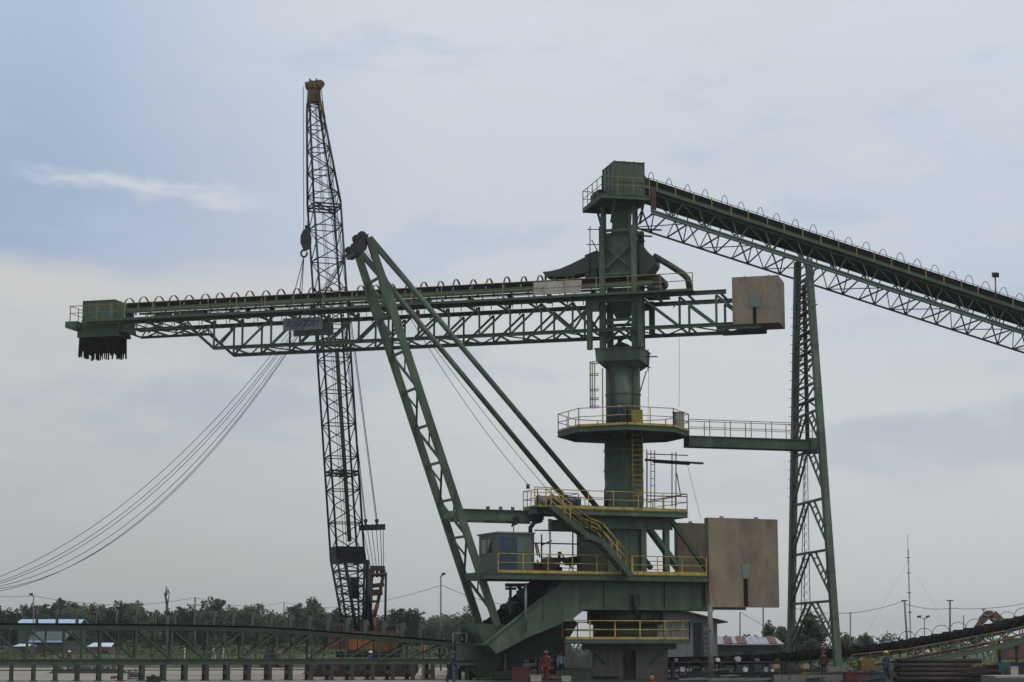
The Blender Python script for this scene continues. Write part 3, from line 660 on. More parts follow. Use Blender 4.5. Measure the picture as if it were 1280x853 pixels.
# stairs between the decks
ts = -3.75
prof = [(689, 633), (737, 671), (753, 677), (790, 720)]
H = [GF.hit(x, y, ts) for x, y in prof]
mb = MB()
for t in (ts, ts+.8):
    for (s, z), (s2, z2) in zip(H, H[1:]): mb.beam(GF.p(s, t, z), GF.p(s2, t, z2), .06, .32)
for (s, z), (s2, z2) in ((H[0], H[1]), (H[2], H[3])):
    n = 11
    for k in range(n): mb.fbox(GF, s+(s2-s)*k/n-.02, s+(s2-s)*k/n+.22, ts, ts+.8, z+(z2-z)*k/n-.02, z+(z2-z)*k/n+.02)
mb.fbox(GF, H[1][0], H[2][0], ts, ts+.8, H[1][1]-.2, H[1][1]-.14)
mb.fbox(GF, H[0][0]-1.1, H[0][0], ts-.1, tu, uz-.08, uz-.03)
st = mb.build('stairs', GREEN2, gan)
for t in (ts, ts+.8):
    rail(st, [GF.p(s, t, z+.12) for s, z in H], .98, 1.4, .032, YELLOW)
rail(st, [GF.p(H[0][0]-1.1, ts-.1, uz), GF.p(H[0][0], ts, uz)], 1.1, 1.1, .03, YELLOW)
# winch units on the upper deck
def winch(px0, px1, t, m, name):
    mb = MB(); a, b = GF.S(px0, t, uz), GF.S(px1, t, uz); l = b-a
    mb.fbox(GF, a, b, t-.5, t+.5, uz+.02, uz+.16); mb.tube(GF.p(a+l*.1, t, uz+.5), GF.p(a+l*.75, t, uz+.5), .34, 14); mb.fbox(GF, a+l*.76, b, t-.3, t+.3, uz+.16, uz+.75)
    mb.tube(GF.p(a+l*.08, t, uz+.5), GF.p(a+l*.13, t, uz+.5), .45, 14); return mb.build(name, m, gan)
winch(671, 690, -.6, STEEL, 'winch'); winch(688, 700, -1.4, BLUEP, 'winch_motor'); winch(706, 724, -1.2, BLUEP, 'winch_motor')
mb = MB(); mb.tube(GF.P(758, 633, -2.0), GF.P(758, 614, -2.0), .16, 8); mb.sphere(GF.P(759, 613, -2.0), .2); mb.build('lamp_post', DARK, gan)
mb = MB(); q = GF.P(659, 616, tB); mb.beam(q, q-U*.9, .05); mb.beam(q+GF.u*.25, q+GF.u*.25-U*1.0, .05); mb.build('rail_post', DARK, gan)
mb = MB(); q = GF.P(660, 607, tB); mb.tube(q-U*.2, q+U*.08, .11, 10); mb.build('beacon', mat('beacon_red', (.16, .04, .03), .4), gan)
# ballast slabs
for t0, px0, px1, py0, py1 in ((-2.95, 887, 974, 647.5, 759), (1.2, None, None, 655, 757)):
    if px0: w0, w1 = GF.S(px0, t0, 5), GF.S(px1, t0, 5)
    _, za = GF.hit(900, py0, t0); _, zb = GF.hit(900, py1, t0)
    if not px0: w1 -= .1
    mb = MB(); mb.fbox(GF, w0, w1, t0, t0+.55, zb, za)
    for f_ in (.2, .23, .7, .73): s = w0+(w1-w0)*f_; mb.path([GF.p(s, t0+.2, za-.05), GF.p(s, t0+.2, za+.12), GF.p(s, t0+.3, za+.12), GF.p(s, t0+.3, za-.05)], .03)
    sl = mb.build('ballast_slab', CONC, gan)
    if px0:
        a, b = GF.hit(927, 704.5, t0); c_, d_ = GF.hit(937, 723.5, t0)
        mb = MB(); mb.prism([GF.p(a, t0-.05, b), GF.p(c_, t0-.05, b), GF.p(c_-.08, t0-.05, d_), GF.p(a+.08, t0-.05, d_)], GF.v*.048); mb.build('hanger_plate', LGREEN, sl)
        a, b = GF.hit(929.3, 723.5, t0); c_, d_ = GF.hit(935, 758, t0); mb = MB(); mb.fbox(GF, a, c_, t0-.02, t0-.002, d_, b); mb.build('slot', BELT, sl)
mb = MB(); _, zb = GF.hit(900, 760.5, -2.95)
for t in (-2.8, 1.5): mb.ibeam(GF.p(sb-1.5, t, zb-.02), GF.p(GF.S(932, -2.8, zb), t, zb-.02), .2, .16)
for t in (-2.2, 2.2): mb.fbox(GF, sb-.5, sb+.3, t-.15, t+.15, gz0, gz1)
mb.build('ballast_bracket', GREEN2, gan)
mb = MB(); mb.path([GF.P(793, 745, -2.5), GF.P(795, 752, -2.6), GF.P(793, 760, -2.6), GF.P(800, 775, -2.5)], .12); mb.fbox(GF, GF.S(791, -2.6, gz0), GF.S(799, -2.6, gz0), -2.75, -2.42, gz0+.2, gz0+.9); mb.build('cable_box', DARK, gan)
# luffing ropes: from the frame head down to the far left, and back to the winches
def catenary(a, b, sag, n=24):
    a, b = V(a), V(b); return [a.lerp(b, k/n)-U*4*sag*(k/n)*(1-k/n) for k in range(n+1)]
def sag_through(a, b, px, py):                  # sag that lets the rope pass a photo point
    lo, hi = -2.0, 12.0
    for _ in range(40):
        m = (lo+hi)/2; best = None
        for q in catenary(a, b, m, 200):
            dpt = q.y*CP+(q.z-EYE)*SP; x = CX+FPX*q.x/dpt
            if best is None or abs(x-px) < best[0]: best = (abs(x-px), CY-FPX*((q.z-EYE)*CP-q.y*SP)/dpt)
        if best[1] < py: lo = m
        else: hi = m
    return lo
for i, (xm, ym, ye) in enumerate(((211, 582, 721), (213, 591, 727), (214, 596, 729.5), (216, 606, 733), (217, 613, 739), (216.5, 616, 736))):
    xa, ya = 441-i*1.2, 305+i*2.5; Yr = 113.3+i*.25; pp = []
    for k in range(41):                         # parabola through head, mid span and left end, in the rope's own upright plane
        x = xa+(-260-xa)*k/40; y = ye*(x-xm)*(x-xa)/(xm*xa)+ym*x*(x-xa)/(xm*(xm-xa))+ya*x*(x-xm)/(xa*(xa-xm)); pp.append(at(x, y, Yr))
    mb = MB(); mb.path(pp, .017, 5)
    tag(mb.build('wire_rope', ROPE, None, pp[0]), 'dark wire rope sagging from the A-frame head to the far left', 'wire rope', 'ropes sagging left from the A-frame')
for i, (t, px, py, xm, ym) in enumerate(((-.5, 660, 604, 570, 487), (.5, 684, 610, 575, 478))):
    a = apex(t, -.1, .3); b = GF.P(px, py+2, t); mb = MB(); mb.path(catenary(a, b, sag_through(a, b, xm, ym), 24), .018, 5)
    tag(mb.build('wire_rope', ROPE, None, a), ('left' if i == 0 else 'right')+' one of two thin ropes running from the A-frame head down to the upper deck', 'wire rope', 'ropes down to the upper deck')
# thin hanging lines
for x0, y0, x1, y1, dy, lb in ((811, 463, 810, 535, -1.0, 'thin line hanging beside the column just above the octagonal platform'), (849, 420, 849, 508, -1.5, 'thin line hanging from the boom to the grey control panel'), (858, 576, 876, 648, 0, 'thin slanting line from scaffold to ballast slab')):
    a = at(x0, y0, MY+dy); mb = MB(); mb.tube(a, at(x1, y1, MY+dy), .012, 5); tag(mb.build('hanging_line', ROPE, None, a), lb, 'line')
# scaffolds
sc = thing('tube_scaffold', 'dark tube scaffold with planks and ladder standing on the upper deck beside the column', 'scaffold', at(830, 633, MY+.6))
Y = MY+.6; mb = MB()
for x, y0 in ((808.5, 562), (840, 566), (845, 565)): mb.tube(at(x, y0, Y), at(x, 634, Y+.2), .035)
for a in ((808, 567.5, 860, 569.5), (846, 592, 851, 621), (808, 620, 858, 621), (810, 628, 850, 620)): mb.tube(at(a[0], a[1], Y), at(a[2], a[3], Y), .035)
for dz in (.6, 1.2): mb.tube(at(809, 570, Y+dz), at(809, 634, Y+dz), .03)
mb.build('tube_frame', DARK, sc)
mb = MB(); mb.beam(at(806, 575, Y), at(879, 579.5, Y), .6, .08); mb.beam(at(816, 577.5, Y+.3), at(862, 580.5, Y+.3), .5, .08); mb.build('plank', DARK, sc)
mb = MB(); ladder(mb, at(816, 634, Y-.2), at(816, 563, Y-.2), .24, (1, 0, 0), .03, .44); mb.build('ladder', DARK, sc)
sc = thing('deck_scaffold', 'thin tube scaffold between cabin and winch housing under the upper deck', 'scaffold', GF.P(695, 716, -1.5))
mb = MB(); t = -1.5
for a in ((668, 663, 727, 664), (668, 679, 727, 680.5), (677, 668, 677, 717), (716, 664, 716, 718), (671, 700, 680, 716), (672, 695, 669, 680), (671, 680, 675, 697), (676, 682, 690, 676), (700, 690, 716, 712), (669, 704, 690, 704), (700, 705, 717, 706)):
    mb.tube(GF.P(a[0], a[1], t), GF.P(a[2], a[3], t), .045)
for y in (697, 702, 707, 712): mb.tube(GF.P(676, y, t+.5), GF.P(690, y, t+.5), .03)
mb.build('tube_frame', DARK, sc)
mb = MB(); mb.tube(GF.P(687.5, 652, -2.9), GF.P(687.5, 718, -2.9), .055, 8); mb.tube(GF.P(687.5, 649, -2.9), GF.P(687.5, 656, -2.9), .12, 8); mb.build('grey_post', STEEL, sc)
hp2 = thing('spill_hopper', 'dark angular hopper box standing behind the lower deck railing beside the winch housing', 'hopper', GF.P(697, 716, -1.2))
mb = MB(); mb.prism([GF.P(x, y, -1.2) for x, y in ((689, 697), (705, 697), (700, 705), (700, 715), (689, 715))], GF.v*1.6)
mb.prism([GF.P(x, y, -1.0) for x, y in ((709, 697), (725, 695), (725, 706), (716, 706))], GF.v*1.2); mb.beam(GF.P(699, 697, -.6), GF.P(699, 690, -.6), .14); mb.build('hopper_body', DARK, hp2)
mb = MB(); mb.prism([GF.P(x, y, -1.1) for x, y in ((669, 703), (681, 703), (681, 715), (669, 715))], GF.v*.8); tag(mb.build('red_drum_box', mat('dull_red', (.12, .03, .025), .7), None, GF.P(675, 715, -1)), 'dull red box on the lower deck to the right of the cabin', 'box')
# ================================================================== overhead conveyor falling to the right
fc_ = thing('overhead_conveyor', 'high sloping green truss conveyor running down from the mast head to the right', 'conveyor', FF.p(0, 0, 30))
HF, HL = 1.2, 2.15                            # deck half width; half width between the splayed bottom chords
(sA, zA), (sB, zB) = FF.hit(812, 236, -HF), FF.hit(1262, 383, -HF)       # near deck edge line
k_ = (zB-zA)/(sB-sA); fz = lambda s: zA+k_*(s-sA)
sE = FF.S(1345, -HF, 20)
sq_, q = FF.hit(1120, 364, -HL); DEP = fz(sq_)-q
def fp(s, t, dz): return FF.p(s, t, fz(s)+dz)
for sg in (-1, 1):
    t, tl = sg*(HF-.1), sg*HL
    mb = MB(); mb.ibeam(fp(sA-.3, t, -.2), fp(sE, t, -.2), .16, .24); mb.build('top_chord', DGREEN, fc_)  # darker green puts the shade under the deck into the colour
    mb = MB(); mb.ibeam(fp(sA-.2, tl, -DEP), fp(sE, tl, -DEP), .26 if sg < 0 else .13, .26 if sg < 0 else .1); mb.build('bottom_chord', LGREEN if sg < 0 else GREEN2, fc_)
    mb = MB(); s = sA; i = 0
    while s < sE-1:
        a, b = s, s+1.12
        mb.beam(fp(a, t, -.3), fp(b, tl, -DEP), .075) if i % 2 == 0 else mb.beam(fp(a, tl, -DEP), fp(b, t, -.3), .075)
        if i % 2 == 1: mb.beam(fp(a, tl, -DEP), fp(a, t, -.3), .06)
        s = b; i += 1
    mb.build('truss_web', DGREEN, fc_)  # webs coloured darker to read as shaded against the belly
mb = MB(); s = sA; i = 0
while s < sE-2:
    mb.beam(fp(s, -HL, -DEP), fp(s, HL, -DEP), .08); mb.beam(fp(s, (-HL)*(1 if i % 2 else -1), -DEP), fp(s+2.24, (HL)*(1 if i % 2 else -1), -DEP), .055)
    mb.beam(fp(s, -HF+.1, -.3), fp(s, HL, -DEP), .05); s += 2.24; i += 1
mb.build('cross_bracing', GREEN2, fc_)
mb = MB()
def slab(t0, t1, d0, d1, a=sA-.6, b=sE): mb.loft([[fp(s, t0, d0), fp(s, t1, d0), fp(s, t1, d1), fp(s, t0, d1)] for s in (a, b)])
slab(-HF-.1, HF+.1, -.06, 0)
s = sA
while s < sE: mb.beam(fp(s, -HF, -.14), fp(s, HF, -.14), .1, .16); s += 1.12
mb.build('deck_plate', DGREEN, fc_)
mb = MB(); slab(-HF-.14, -HF-.06, -.1, .1); slab(HF+.06, HF+.14, -.1, .1); mb.build('stringer', GREEN2, fc_)
mb = MB(); slab(-.95, -.88, .0, .3, sA, sE-.1); slab(.88, .95, .0, .3, sA, sE-.1); mb.build('skirt_plate', DGREEN, fc_)
mb = MB(); slab(-.85, .85, .22, .74, sA-1.2); mb.build('belt', BELT, fc_)
s0h, s1h = FF.S(819, -.9, fz(sA)), FF.S(1262, -.9, zB)
pitch = (s1h-s0h)/20.0
for i in range(24):
    s = s0h+pitch*i+rnd.uniform(-.05, .05); hh_ = .62+rnd.uniform(-.04, .05); jx = rnd.uniform(-.06, .06)
    mb = MB(); mb.path([fp(s, cos(pi*k/12)*.72+jx*sin(pi*k/12), .52+sin(pi*k/12)*hh_*1.62) for k in range(13)], .022, 5); mb.build('hoop', DARK, fc_)
    mb = MB(); mb.beam(fp(s, -HF-.12, 0), fp(s, -HF-.12, .64), .07, .05); mb.build('rail_post', OLIVE, fc_)
mb = MB(); mb.tube(fp(sA, -HF-.12, .66), fp(sE, -HF-.12, .66), .018); mb.tube(fp(sA, HF+.1, .66), fp(sE, HF+.1, .66), .018); mb.build('handrail', DARK, fc_)
mb = MB(); mb.fbox(FF, sA-.7, sA+.1, -1.0, 1.0, fz(sA)-.2, fz(sA)+.75); mb.tube(FF.p(sA-.5, -1.0, fz(sA)+.6), FF.p(sA-.5, 1.0, fz(sA)+.6), .4, 14); mb.build('head_pulley', DARK, fc_)
mb = MB(); a = FF.P(816.5, 233, -2.0)
for dz in (0, -.8): mb.box(a+V((-.16, 0, dz-.8)), (.34, .05, 0), (0, .3, 0), (0, 0, .76))
mb.build('red_cabinet', mat('dark_red_paint', (.06, .022, .02), .6), fc_)
lp = thing('lamp_on_conveyor', 'short floodlight mast clamped to the overhead conveyor near the right edge', 'floodlight', fp(FF.S(1244, -HF, 25), -HF-.15, 0))
mb = MB(); a = FF.P(1245, 374, -HF-.2); b = FF.P(1244, 346, -HF-.2); mb.tube(a, b, .05, 8); mb.build('pole', STEEL, lp)
mb = MB(); mb.box(b+V((-.2, -.2, -.1)), (.4, 0, 0), (0, .3, .1), (0, -.05, .3)); mb.build('lamp_head', DARK, lp)

# ================================================================== trestle under it
tr = thing('conveyor_trestle', 'tall green A-shaped trestle with two box legs and ladder-like bracing under the overhead conveyor', 'trestle', at(1020, 830, 121))
NT, NF_ = at(1010.5, 324, 121.6), at(1047.5, 834, 117.6); NF_.z = max(NF_.z, .75)
FT, FB = at(997, 328, 124.2), at(988.5, 822, 127.0)
def leg(a, b, w0, w1):
    mb = MB(); ax = V((1, .25, 0)).normalized(); ay = V((-.25, 1, 0)).normalized(); rs = []
    for c, w in ((a, w0), (b, w1)): rs.append([c-ax*w/2-ay*.2, c+ax*w/2-ay*.2, c+ax*w/2+ay*.2, c-ax*w/2+ay*.2])
    mb.loft(rs); d = (b-a)
    for k in range(1, 9): c = a+d*k/9; mb.beam(c-ax*(w1/2+.02), c+ax*(w1/2+.02), .44, .03, d.normalized())
    return mb.build('trestle_leg', GREEN, tr)
leg(NT, NF_, .38, .42); leg(FT, FB, .38, .42)
def lv(py):
    z = at(1015, py, 121.5).z
    f = lambda a, b: a.lerp(b, (a.z-z)/(a.z-b.z)); return f(FT, FB), f(NT, NF_)
mb = MB(); m2 = MB()
lev = [346, 372, 398, 424, 450, 480, 515, 563, 626, 690, 753, 812]
for i, y in enumerate(lev):
    a, b = lv(y)
    if i < len(lev)-1: mb.beam(a, b, .15)
    if i+1 >= len(lev): break
    c, d = lv(lev[i+1])
    if y < 515:
        m2.beam(a, d, .09); m2.beam(b, c, .09)
        for f_ in (.2, .4, .6, .8): m2.beam(a.lerp(c, f_), b.lerp(d, f_)+(a.lerp(c, f_)-b.lerp(d, f_))*(.62 if i % 2 else .3), .05)
    else:
        m = a.lerp(b, .5); e = (b-a).normalized(); half = (b-a).length/2; off = min(1.05, half*.45); wid = (d-c).length/2
        for sg, foot_ in ((-1, c), (1, d)):
            up_ = (b if sg > 0 else a)-foot_
            p2 = m+e*sg*off; q2 = foot_+up_*(off/max(wid, .6)*.95)
            m2.beam(m, foot_, .105); m2.beam(p2, q2, .105)
            for f_ in (.14, .3, .46, .62, .72, .84):
                x = m.lerp(foot_, f_); m2.beam(x, p2.lerp(q2, min(1, f_*1.05)), .065)
            m2.beam((b if sg > 0 else a), p2.lerp(q2, .62), .06)
mb.build('cross_beam', GREEN2, tr); m2.build('brace', GREEN2, tr)
mb = MB(); a, b = lv(352); c, d = lv(556); mb.beam(a.lerp(b, .55), c.lerp(d, .50), .24, .16); mb.build('riser_pipe', mat('dark_red_brown', (.045, .022, .02), .7), tr)
mb = MB()
for y in (360, 386, 412, 437, 498):
    a, b = lv(y); e = (b-a).normalized(); mb.beam(a-e*.75, b+e*(.3 if y != 386 else 1.2), .05); mb.beam(a.lerp(b, .2)-V((0, 0, .12)), b-V((0, 0, .1)), .35, .06)
for k in range(22):
    q = FT.lerp(FB, .12+.5*k/22); mb.beam(q-V((.42, .1, 0)), q, .03)
mb.build('climbing_scaffold', DARK, tr)
mb = MB()
for q, w in ((NF_, 1.5), (FB, 1.5)): mb.box((q.x-w/2, q.y-w/2, -.3), (w, 0, 0), (0, w, 0), (0, 0, q.z+.3))
mb.build('plinth', CONC2, tr)

# ================================================================== link bridge from the octagonal platform to the trestle
LA, LB = at(858, 552.5, MY+.2), at(1012, 557.5, 122.6); dL = (LB-LA).normalized(); nL = V((-dL.y, dL.x, 0)).normalized()
lk = thing('link_bridge', 'straight green walkway bridge with thin railings linking the octagonal platform to the trestle', 'footbridge', LA)
for t in (-.45, .45):
    mb = MB(); mb.ibeam(LA+nL*t, LB+nL*t, .2, .66); mb.build('bridge_beam', GREEN, lk)
    rail(lk, [LA+nL*t+V((0, 0, .36)), LB+nL*t+V((0, 0, .36))], 1.02, 1.45, .024, OLIVE)
mb = MB(); mb.box(LA-nL*.42+V((0, 0, .33)), LB-LA, nL*.84, (0, 0, .03)); mb.build('walkway', DGREEN, lk)
mb = MB(); mb.box(LB-nL*.7+V((-.2, 0, -.45)), (.9, .2, 0), nL*1.4, (0, 0, .9)); mb.build('end_bracket', GREEN2, lk)

# ================================================================== ground conveyor coming in from the left
CF = Frame(-1.2, 117.6, 15); GCG = mat('ground_conveyor_green', (.040, .062, .040), .6, var=.25, scale=1.2, col2=(.035, .03, .024), amt=.3, streak=True, layers=((.9, (.07, .085, .06), .54, .7, .6, (1, 1, .4)),))
gc = thing('ground_conveyor', 'long low green truss conveyor on short legs crossing the foreground from the left', 'conveyor', CF.p(-20, 0, 0))
HG = .85
cs = lambda px, z=1.0, t=-HG: CF.S(px, t, z)
_, cb = CF.hit(200, 827.5, -HG); g0, g1 = cs(-60), cs(568)
tops = [CF.hit(x, y, -HG) for x, y in ((-60, 782.5), (0, 782.5), (200, 784), (320, 786.5), (380, 790), (568, 804.5))]
def gt(s):
    for (a, za), (b, zb) in zip(tops, tops[1:]):
        if s <= b: return za+(zb-za)*(s-a)/(b-a)
    return tops[-1][1]
for t in (-HG, HG):
    mb = MB()
    for (a, za), (b, zb) in zip(tops, tops[1:]): mb.ibeam(CF.p(a, t, za-.06), CF.p(b, t, zb-.06), .16, .2)
    mb.build('top_chord', GCG, gc)
    mb = MB(); mb.ibeam(CF.p(g0, t, cb), CF.p(g1+1.5, t, cb), .2, .34); mb.build('bottom_chord', GCG, gc)
    mb = MB(); s = g0; i = 0; mid = cs(215)
    while s < g1-.5:
        e = min(s+2.02, g1); mb.beam(CF.p(s, t, cb+.1), CF.p(s, t, gt(s)-.1), .11 if i % 2 == 0 else .09, .1)
        if s < mid: mb.beam(CF.p(s, t, gt(s)-.1), CF.p(e, t, cb+.1), .085)
        else: mb.beam(CF.p(s, t, cb+.1), CF.p(e, t, gt(e)-.1), .085)
        mb.beam(CF.p((s+e)/2, t, cb+.1), CF.p((s+e)/2, t, gt((s+e)/2)-.1), .055); mb.beam(CF.p(s, t, cb+.45), CF.p(e, t, cb+.45), .05)
        s = e; i += 1
    mb.build('truss_web', GCG, gc)
mb = MB(); s = g0
while s < g1: mb.beam(CF.p(s, -HG, cb), CF.p(s, HG, cb), .12); mb.beam(CF.p(s, -HG, gt(s)-.1), CF.p(s, HG, gt(s)-.1), .1); s += 2.02
mb.build('cross_member', GREEN2, gc)
mb = MB()
for (a, za), (b, zb) in zip(tops, tops[1:]):
    mb.loft([[CF.p(s, -.75, z+.06), CF.p(s, .75, z+.06), CF.p(s, .82, z+.16), CF.p(s, -.82, z+.16)] for s, z in ((a, za), (b, zb))])
mb.build('belt', BELT, gc)
PL = mat('hood_plate_green', (.036, .052, .038), .5, var=.2, scale=2, col2=(.05, .05, .045), amt=.2)
npl = 24; p0, p1 = cs(-5.5, 3.4), cs(575, 2.6)
for i in range(npl+1):
    s = p0+(p1-p0)*i/npl; z = gt(min(s, g1))+.1
    mb = MB(); out = [(-.62, 0), (-.72, .55), (-.6, .78), (-.3, .86), (.3, .86), (.6, .78), (.72, .55), (.62, 0)]
    mb.prism([CF.p(s, t, z+h) for t, h in out], CF.u*.05)
    pl = mb.build('hood_plate', PL, gc)
    mb = MB()
    for (t, h), (t2, h2) in zip(out[:3], out[1:4]): mb.beam(CF.p(s+.05, t, z+h), CF.p(s+.05, t2, z+h2), .09, .07)
    for (t, h), (t2, h2) in zip(out[4:7], out[5:8]): mb.beam(CF.p(s+.05, t, z+h), CF.p(s+.05, t2, z+h2), .16, .10)
    mb.build('plate_flange', DGREEN, pl)
nl = 22; l0, l1 = cs(-13), cs(541)
for i in range(nl):
    s = l0+(l1-l0)*i/(nl-1)
    mb = MB()
    for t in (-HG, HG): mb.fbox(CF, s-.11, s+.11, t-.1, t+.1, .0, cb-.15)
    mb.fbox(CF, s-.2, s+.2, -HG-.2, HG+.2, 0, .05); mb.fbox(CF, s-.08, s+.08, -HG, HG, .35, .6)
    mb.build('leg', DGREEN, gc)
mb = MB(); mb.tube(CF.p(g0, -HG-.05, .62), CF.p(cs(400), -HG-.05, .62), .03); mb.build('cable', DARK, gc)
h0, h1 = cs(569), cs(600); _, ht = CF.hit(584, 803.5, -1.1); _, hb_ = CF.hit(584, 826, -1.1)
mb = MB(); mb.fbox(CF, h0, h1, -1.1, 1.1, hb_, ht); mb.fbox(CF, h0, h1, -1.16, 1.16, hb_-.3, hb_-.1); mb.fbox(CF, h0-.05, h1+.05, -1.14, -1.1, ht-.12, ht)
mb.build('head_box', GCG, gc)
mb = MB(); mb.prism([CF.P(x, y, -.9) for x, y in ((597, 804), (622, 812), (628, 826), (612, 848), (598, 848), (584, 836), (578, 828))], CF.v*1.8); mb.build('discharge_chute', DGREEN, gc)
mb = MB()
for px in (570, 583, 597): mb.fbox(CF, cs(px)-.1, cs(px)+.1, -1.0, -.8, 0, hb_-.3); mb.fbox(CF, cs(px)-.1, cs(px)+.1, .8, 1.0, 0, hb_-.3)
mb.build('head_frame', DGREEN, gc)
rail(gc, [CF.p(cs(566, 3), -.9, ht), CF.p(cs(583, 3), -.9, ht)], .55, .8, .04, LGREEN, mid=False)
# support block beneath the girder nose (green plate structure carrying the gantry)
bg = thing('slew_bogie', 'dark green bogie frame on rail wheels under the girder nose beside the ground conveyor head', 'bogie', (gx(650, 118, 0), 118.0, 0))
mb = MB(); mb.prism([at(x, y, 117.6) for x, y in ((612, 815), (640, 797), (712, 768), (722, 780), (700, 818), (655, 826), (650, 846), (614, 846))], V((0, 3, 0))); mb.build('bogie_frame', DGREEN, bg)
for px in (620, 634, 646):
    mb = MB(); c = at(px, 845, 117.8); c.z = .35; mb.tube(c, c+V((0, .4, 0)), .35, 16); mb.build('wheel', DARK, bg)
mb = MB(); mb.tube(at(631, 816, 117.2), V((gx(631, 117.2, 0), 117.2, 0)), .1, 8); mb.build('stand_pipe', STEEL, bg)

# ================================================================== yard conveyor rising to the right
YF = Frame(9.0, 119.5, 27)
yc = thing('yard_conveyor', 'low conveyor with tall thin belt hoops rising to the right edge past the trestle foot', 'conveyor', YF.p(14, 0, 0))
pts = [YF.hit(x, y, -.8) for x, y in ((826, 823), (900, 822), (970, 819), (1051, 812.5), (1120, 805.5), (1161, 798), (1207, 789.5), (1245, 782.5), (1345, 757))]
def yz(s):
    for (a, za), (b, zb) in zip(pts, pts[1:]):
        if s <= b: return za+(zb-za)*(s-a)/(b-a)
    return pts[-1][1]
y0, y1 = pts[0][0], pts[-1][0]
def yl(mb, t0, t1, d0, d1, a=None):
    k = [p for p in pts if a is None or p[0] >= a-.01]
    mb.loft([[YF.p(s, t0, z+d0), YF.p(s, t1, z+d0), YF.p(s, t1, z+d1), YF.p(s, t0, z+d1)] for s, z in k])
mb = MB(); yl(mb, -.8, .8, -.22, 0); mb.build('belt', BELT, yc)
mb = MB(); yl(mb, -.9, -.84, -.66, -.5); yl(mb, .84, .9, -.66, -.5); mb.build('stringer', DGREEN, yc)
mb = MB(); s = y0
while s < y1:
    z = yz(s); w_ = rnd.uniform(.12, .4); mb.fbox(YF, s-w_/2, s+w_/2, -.9, .9, z-.5, z-.16); mb.fbox(YF, s-.05, s+.05, -.95, .95, z-.62, z+.06); s += rnd.uniform(.7, 1.05)
mb.build('idler', BELT, yc)
s1120 = pts[3][0]
mb = MB(); yl(mb, -.95, -.8, -1.35, -1.22); yl(mb, .8, .95, -1.35, -1.22); s = y0; i = 0
while s < y1-1.3:
    for t in (-.87, .87):
        mb.beam(YF.p(s, t, yz(s)-.5), YF.p(s, t, yz(s)-1.2), .07); mb.beam(YF.p(s, t, yz(s)-(.5 if i % 2 else 1.2)), YF.p(s+1.3, t, yz(s+1.3)-(1.2 if i % 2 else .5)), .07)
    s += 1.3; i += 1
mb.build('truss_web', GREEN2, yc)
mb = MB(); yl(mb, -1.9, -.95, -1.38, -1.33, s1120); yl(mb, -1.95, -1.9, -1.45, -1.3, s1120); mb.build('walkway', GREEN2, yc)
k = [p for p in pts if p[0] >= s1120-.01]
mb = MB()
for (a, za), (b, zb) in zip(k, k[1:]):
    for h in (-.32, -.85): mb.tube(YF.p(a, -1.9, za+h), YF.p(b, -1.9, zb+h), .04)
    for h in (-.32, -.85): mb.tube(YF.p(a, 1.7, za+h), YF.p(b, 1.7, zb+h), .03)
    n = max(1, round((b-a)/1.6))
    for i in range(n): s = a+(b-a)*i/n; mb.beam(YF.p(s, -1.9, yz(s)-1.4), YF.p(s, -1.9, yz(s)-.32), .06)
mb.build('handrail', mat('rusty_yellow_rail', (.22, .13, .03), .6, var=.3, scale=2, col2=(.08, .035, .02), amt=.5), yc)
i = 0; s = YF.S(988, -.9, 1.5); se = YF.S(1300, -.9, 4)
while s < se:
    mb = MB(); z = yz(s); w = .98
    mb.path([YF.p(s, cos(pi*k/14)*w, z-.1+sin(pi*k/14)*.72) for k in range(15)], .02, 5); mb.build('hoop', DARK, yc); s += 1.43
mb = MB(); s = y0+1
while s < y1:
    z = yz(s)
    if z > 1.2:
        for t in (-.85, .85): mb.beam(YF.p(s, t, 0), YF.p(s, t, z-1.3), .16)
        mb.beam(YF.p(s, -.85, z-1.5), YF.p(s, .85, z-1.5), .12)
    s += 4.5
mb.build('support_bent', DGREEN, yc)
# ================================================================== crawler crane behind the boom
cr = thing('crawler_crane', 'crawler crane with very tall dark lattice boom and orange house behind the conveyors', 'crane', at(440, 843, 133))
st = [(792, 442, 24), (700, 434.5, 44), (255, 405, 43.5), (150, 394.5, 23), (128, 392.6, 18)]
Yb = lambda py: 127+6*(py-106)/686
e1, e2 = V((cos(R(19)), sin(R(19)), 0)), V((-sin(R(19)), cos(R(19)), 0))
def sec(py):
    for (a, ca, wa), (b, cb_, wb) in zip(st, st[1:]):
        if py >= b-.01:
            f_ = (a-py)/(a-b); c, w = ca+(cb_-ca)*f_, wa+(wb-wa)*f_; break
    q = at(c, py, Yb(py)); h = w/2400*(q.y*CP+(q.z-EYE)*SP)/(cos(R(19))+sin(R(19)))/2
    return [q-e1*h-e2*h, q+e1*h-e2*h, q+e1*h+e2*h, q-e1*h+e2*h]
ys = [790]
while ys[-1] > 130: ys.append(ys[-1]-(9.5 if ys[-1] > 700 else (20.5 if ys[-1] > 255 else 14)))
ys[-1] = 128
for k in range(4):
    mb = MB()
    for a, b in zip([s[0] for s in st], [s[0] for s in st][1:]): mb.tube(sec(a)[k], sec(b)[k], .082 if a > 256 else .075, 6)
    mb.build('boom_chord', DARK, cr)
mb = MB(); r4 = random.Random(5)
for i, (a, b) in enumerate(zip(ys, ys[1:])):
    A, B = sec(a), sec(b)
    for k in range(4):
        j = (k+1) % 4
        if (i+k) % 2: mb.tube(A[k], B[j], .036, 5)
        else: mb.tube(A[j], B[k], .036, 5)
        if i % 2 == 0 or a > 700: mb.tube(A[k], A[j], .036, 5)
for y in (690, 594, 590, 430, 427, 262, 258):
    A = sec(y)
    for k in range(4): mb.tube(A[k], A[(k+1) % 4], .06, 6)
    mb.tube(A[0], A[2], .05, 5)
mb.build('boom_lacing', DARK, cr)
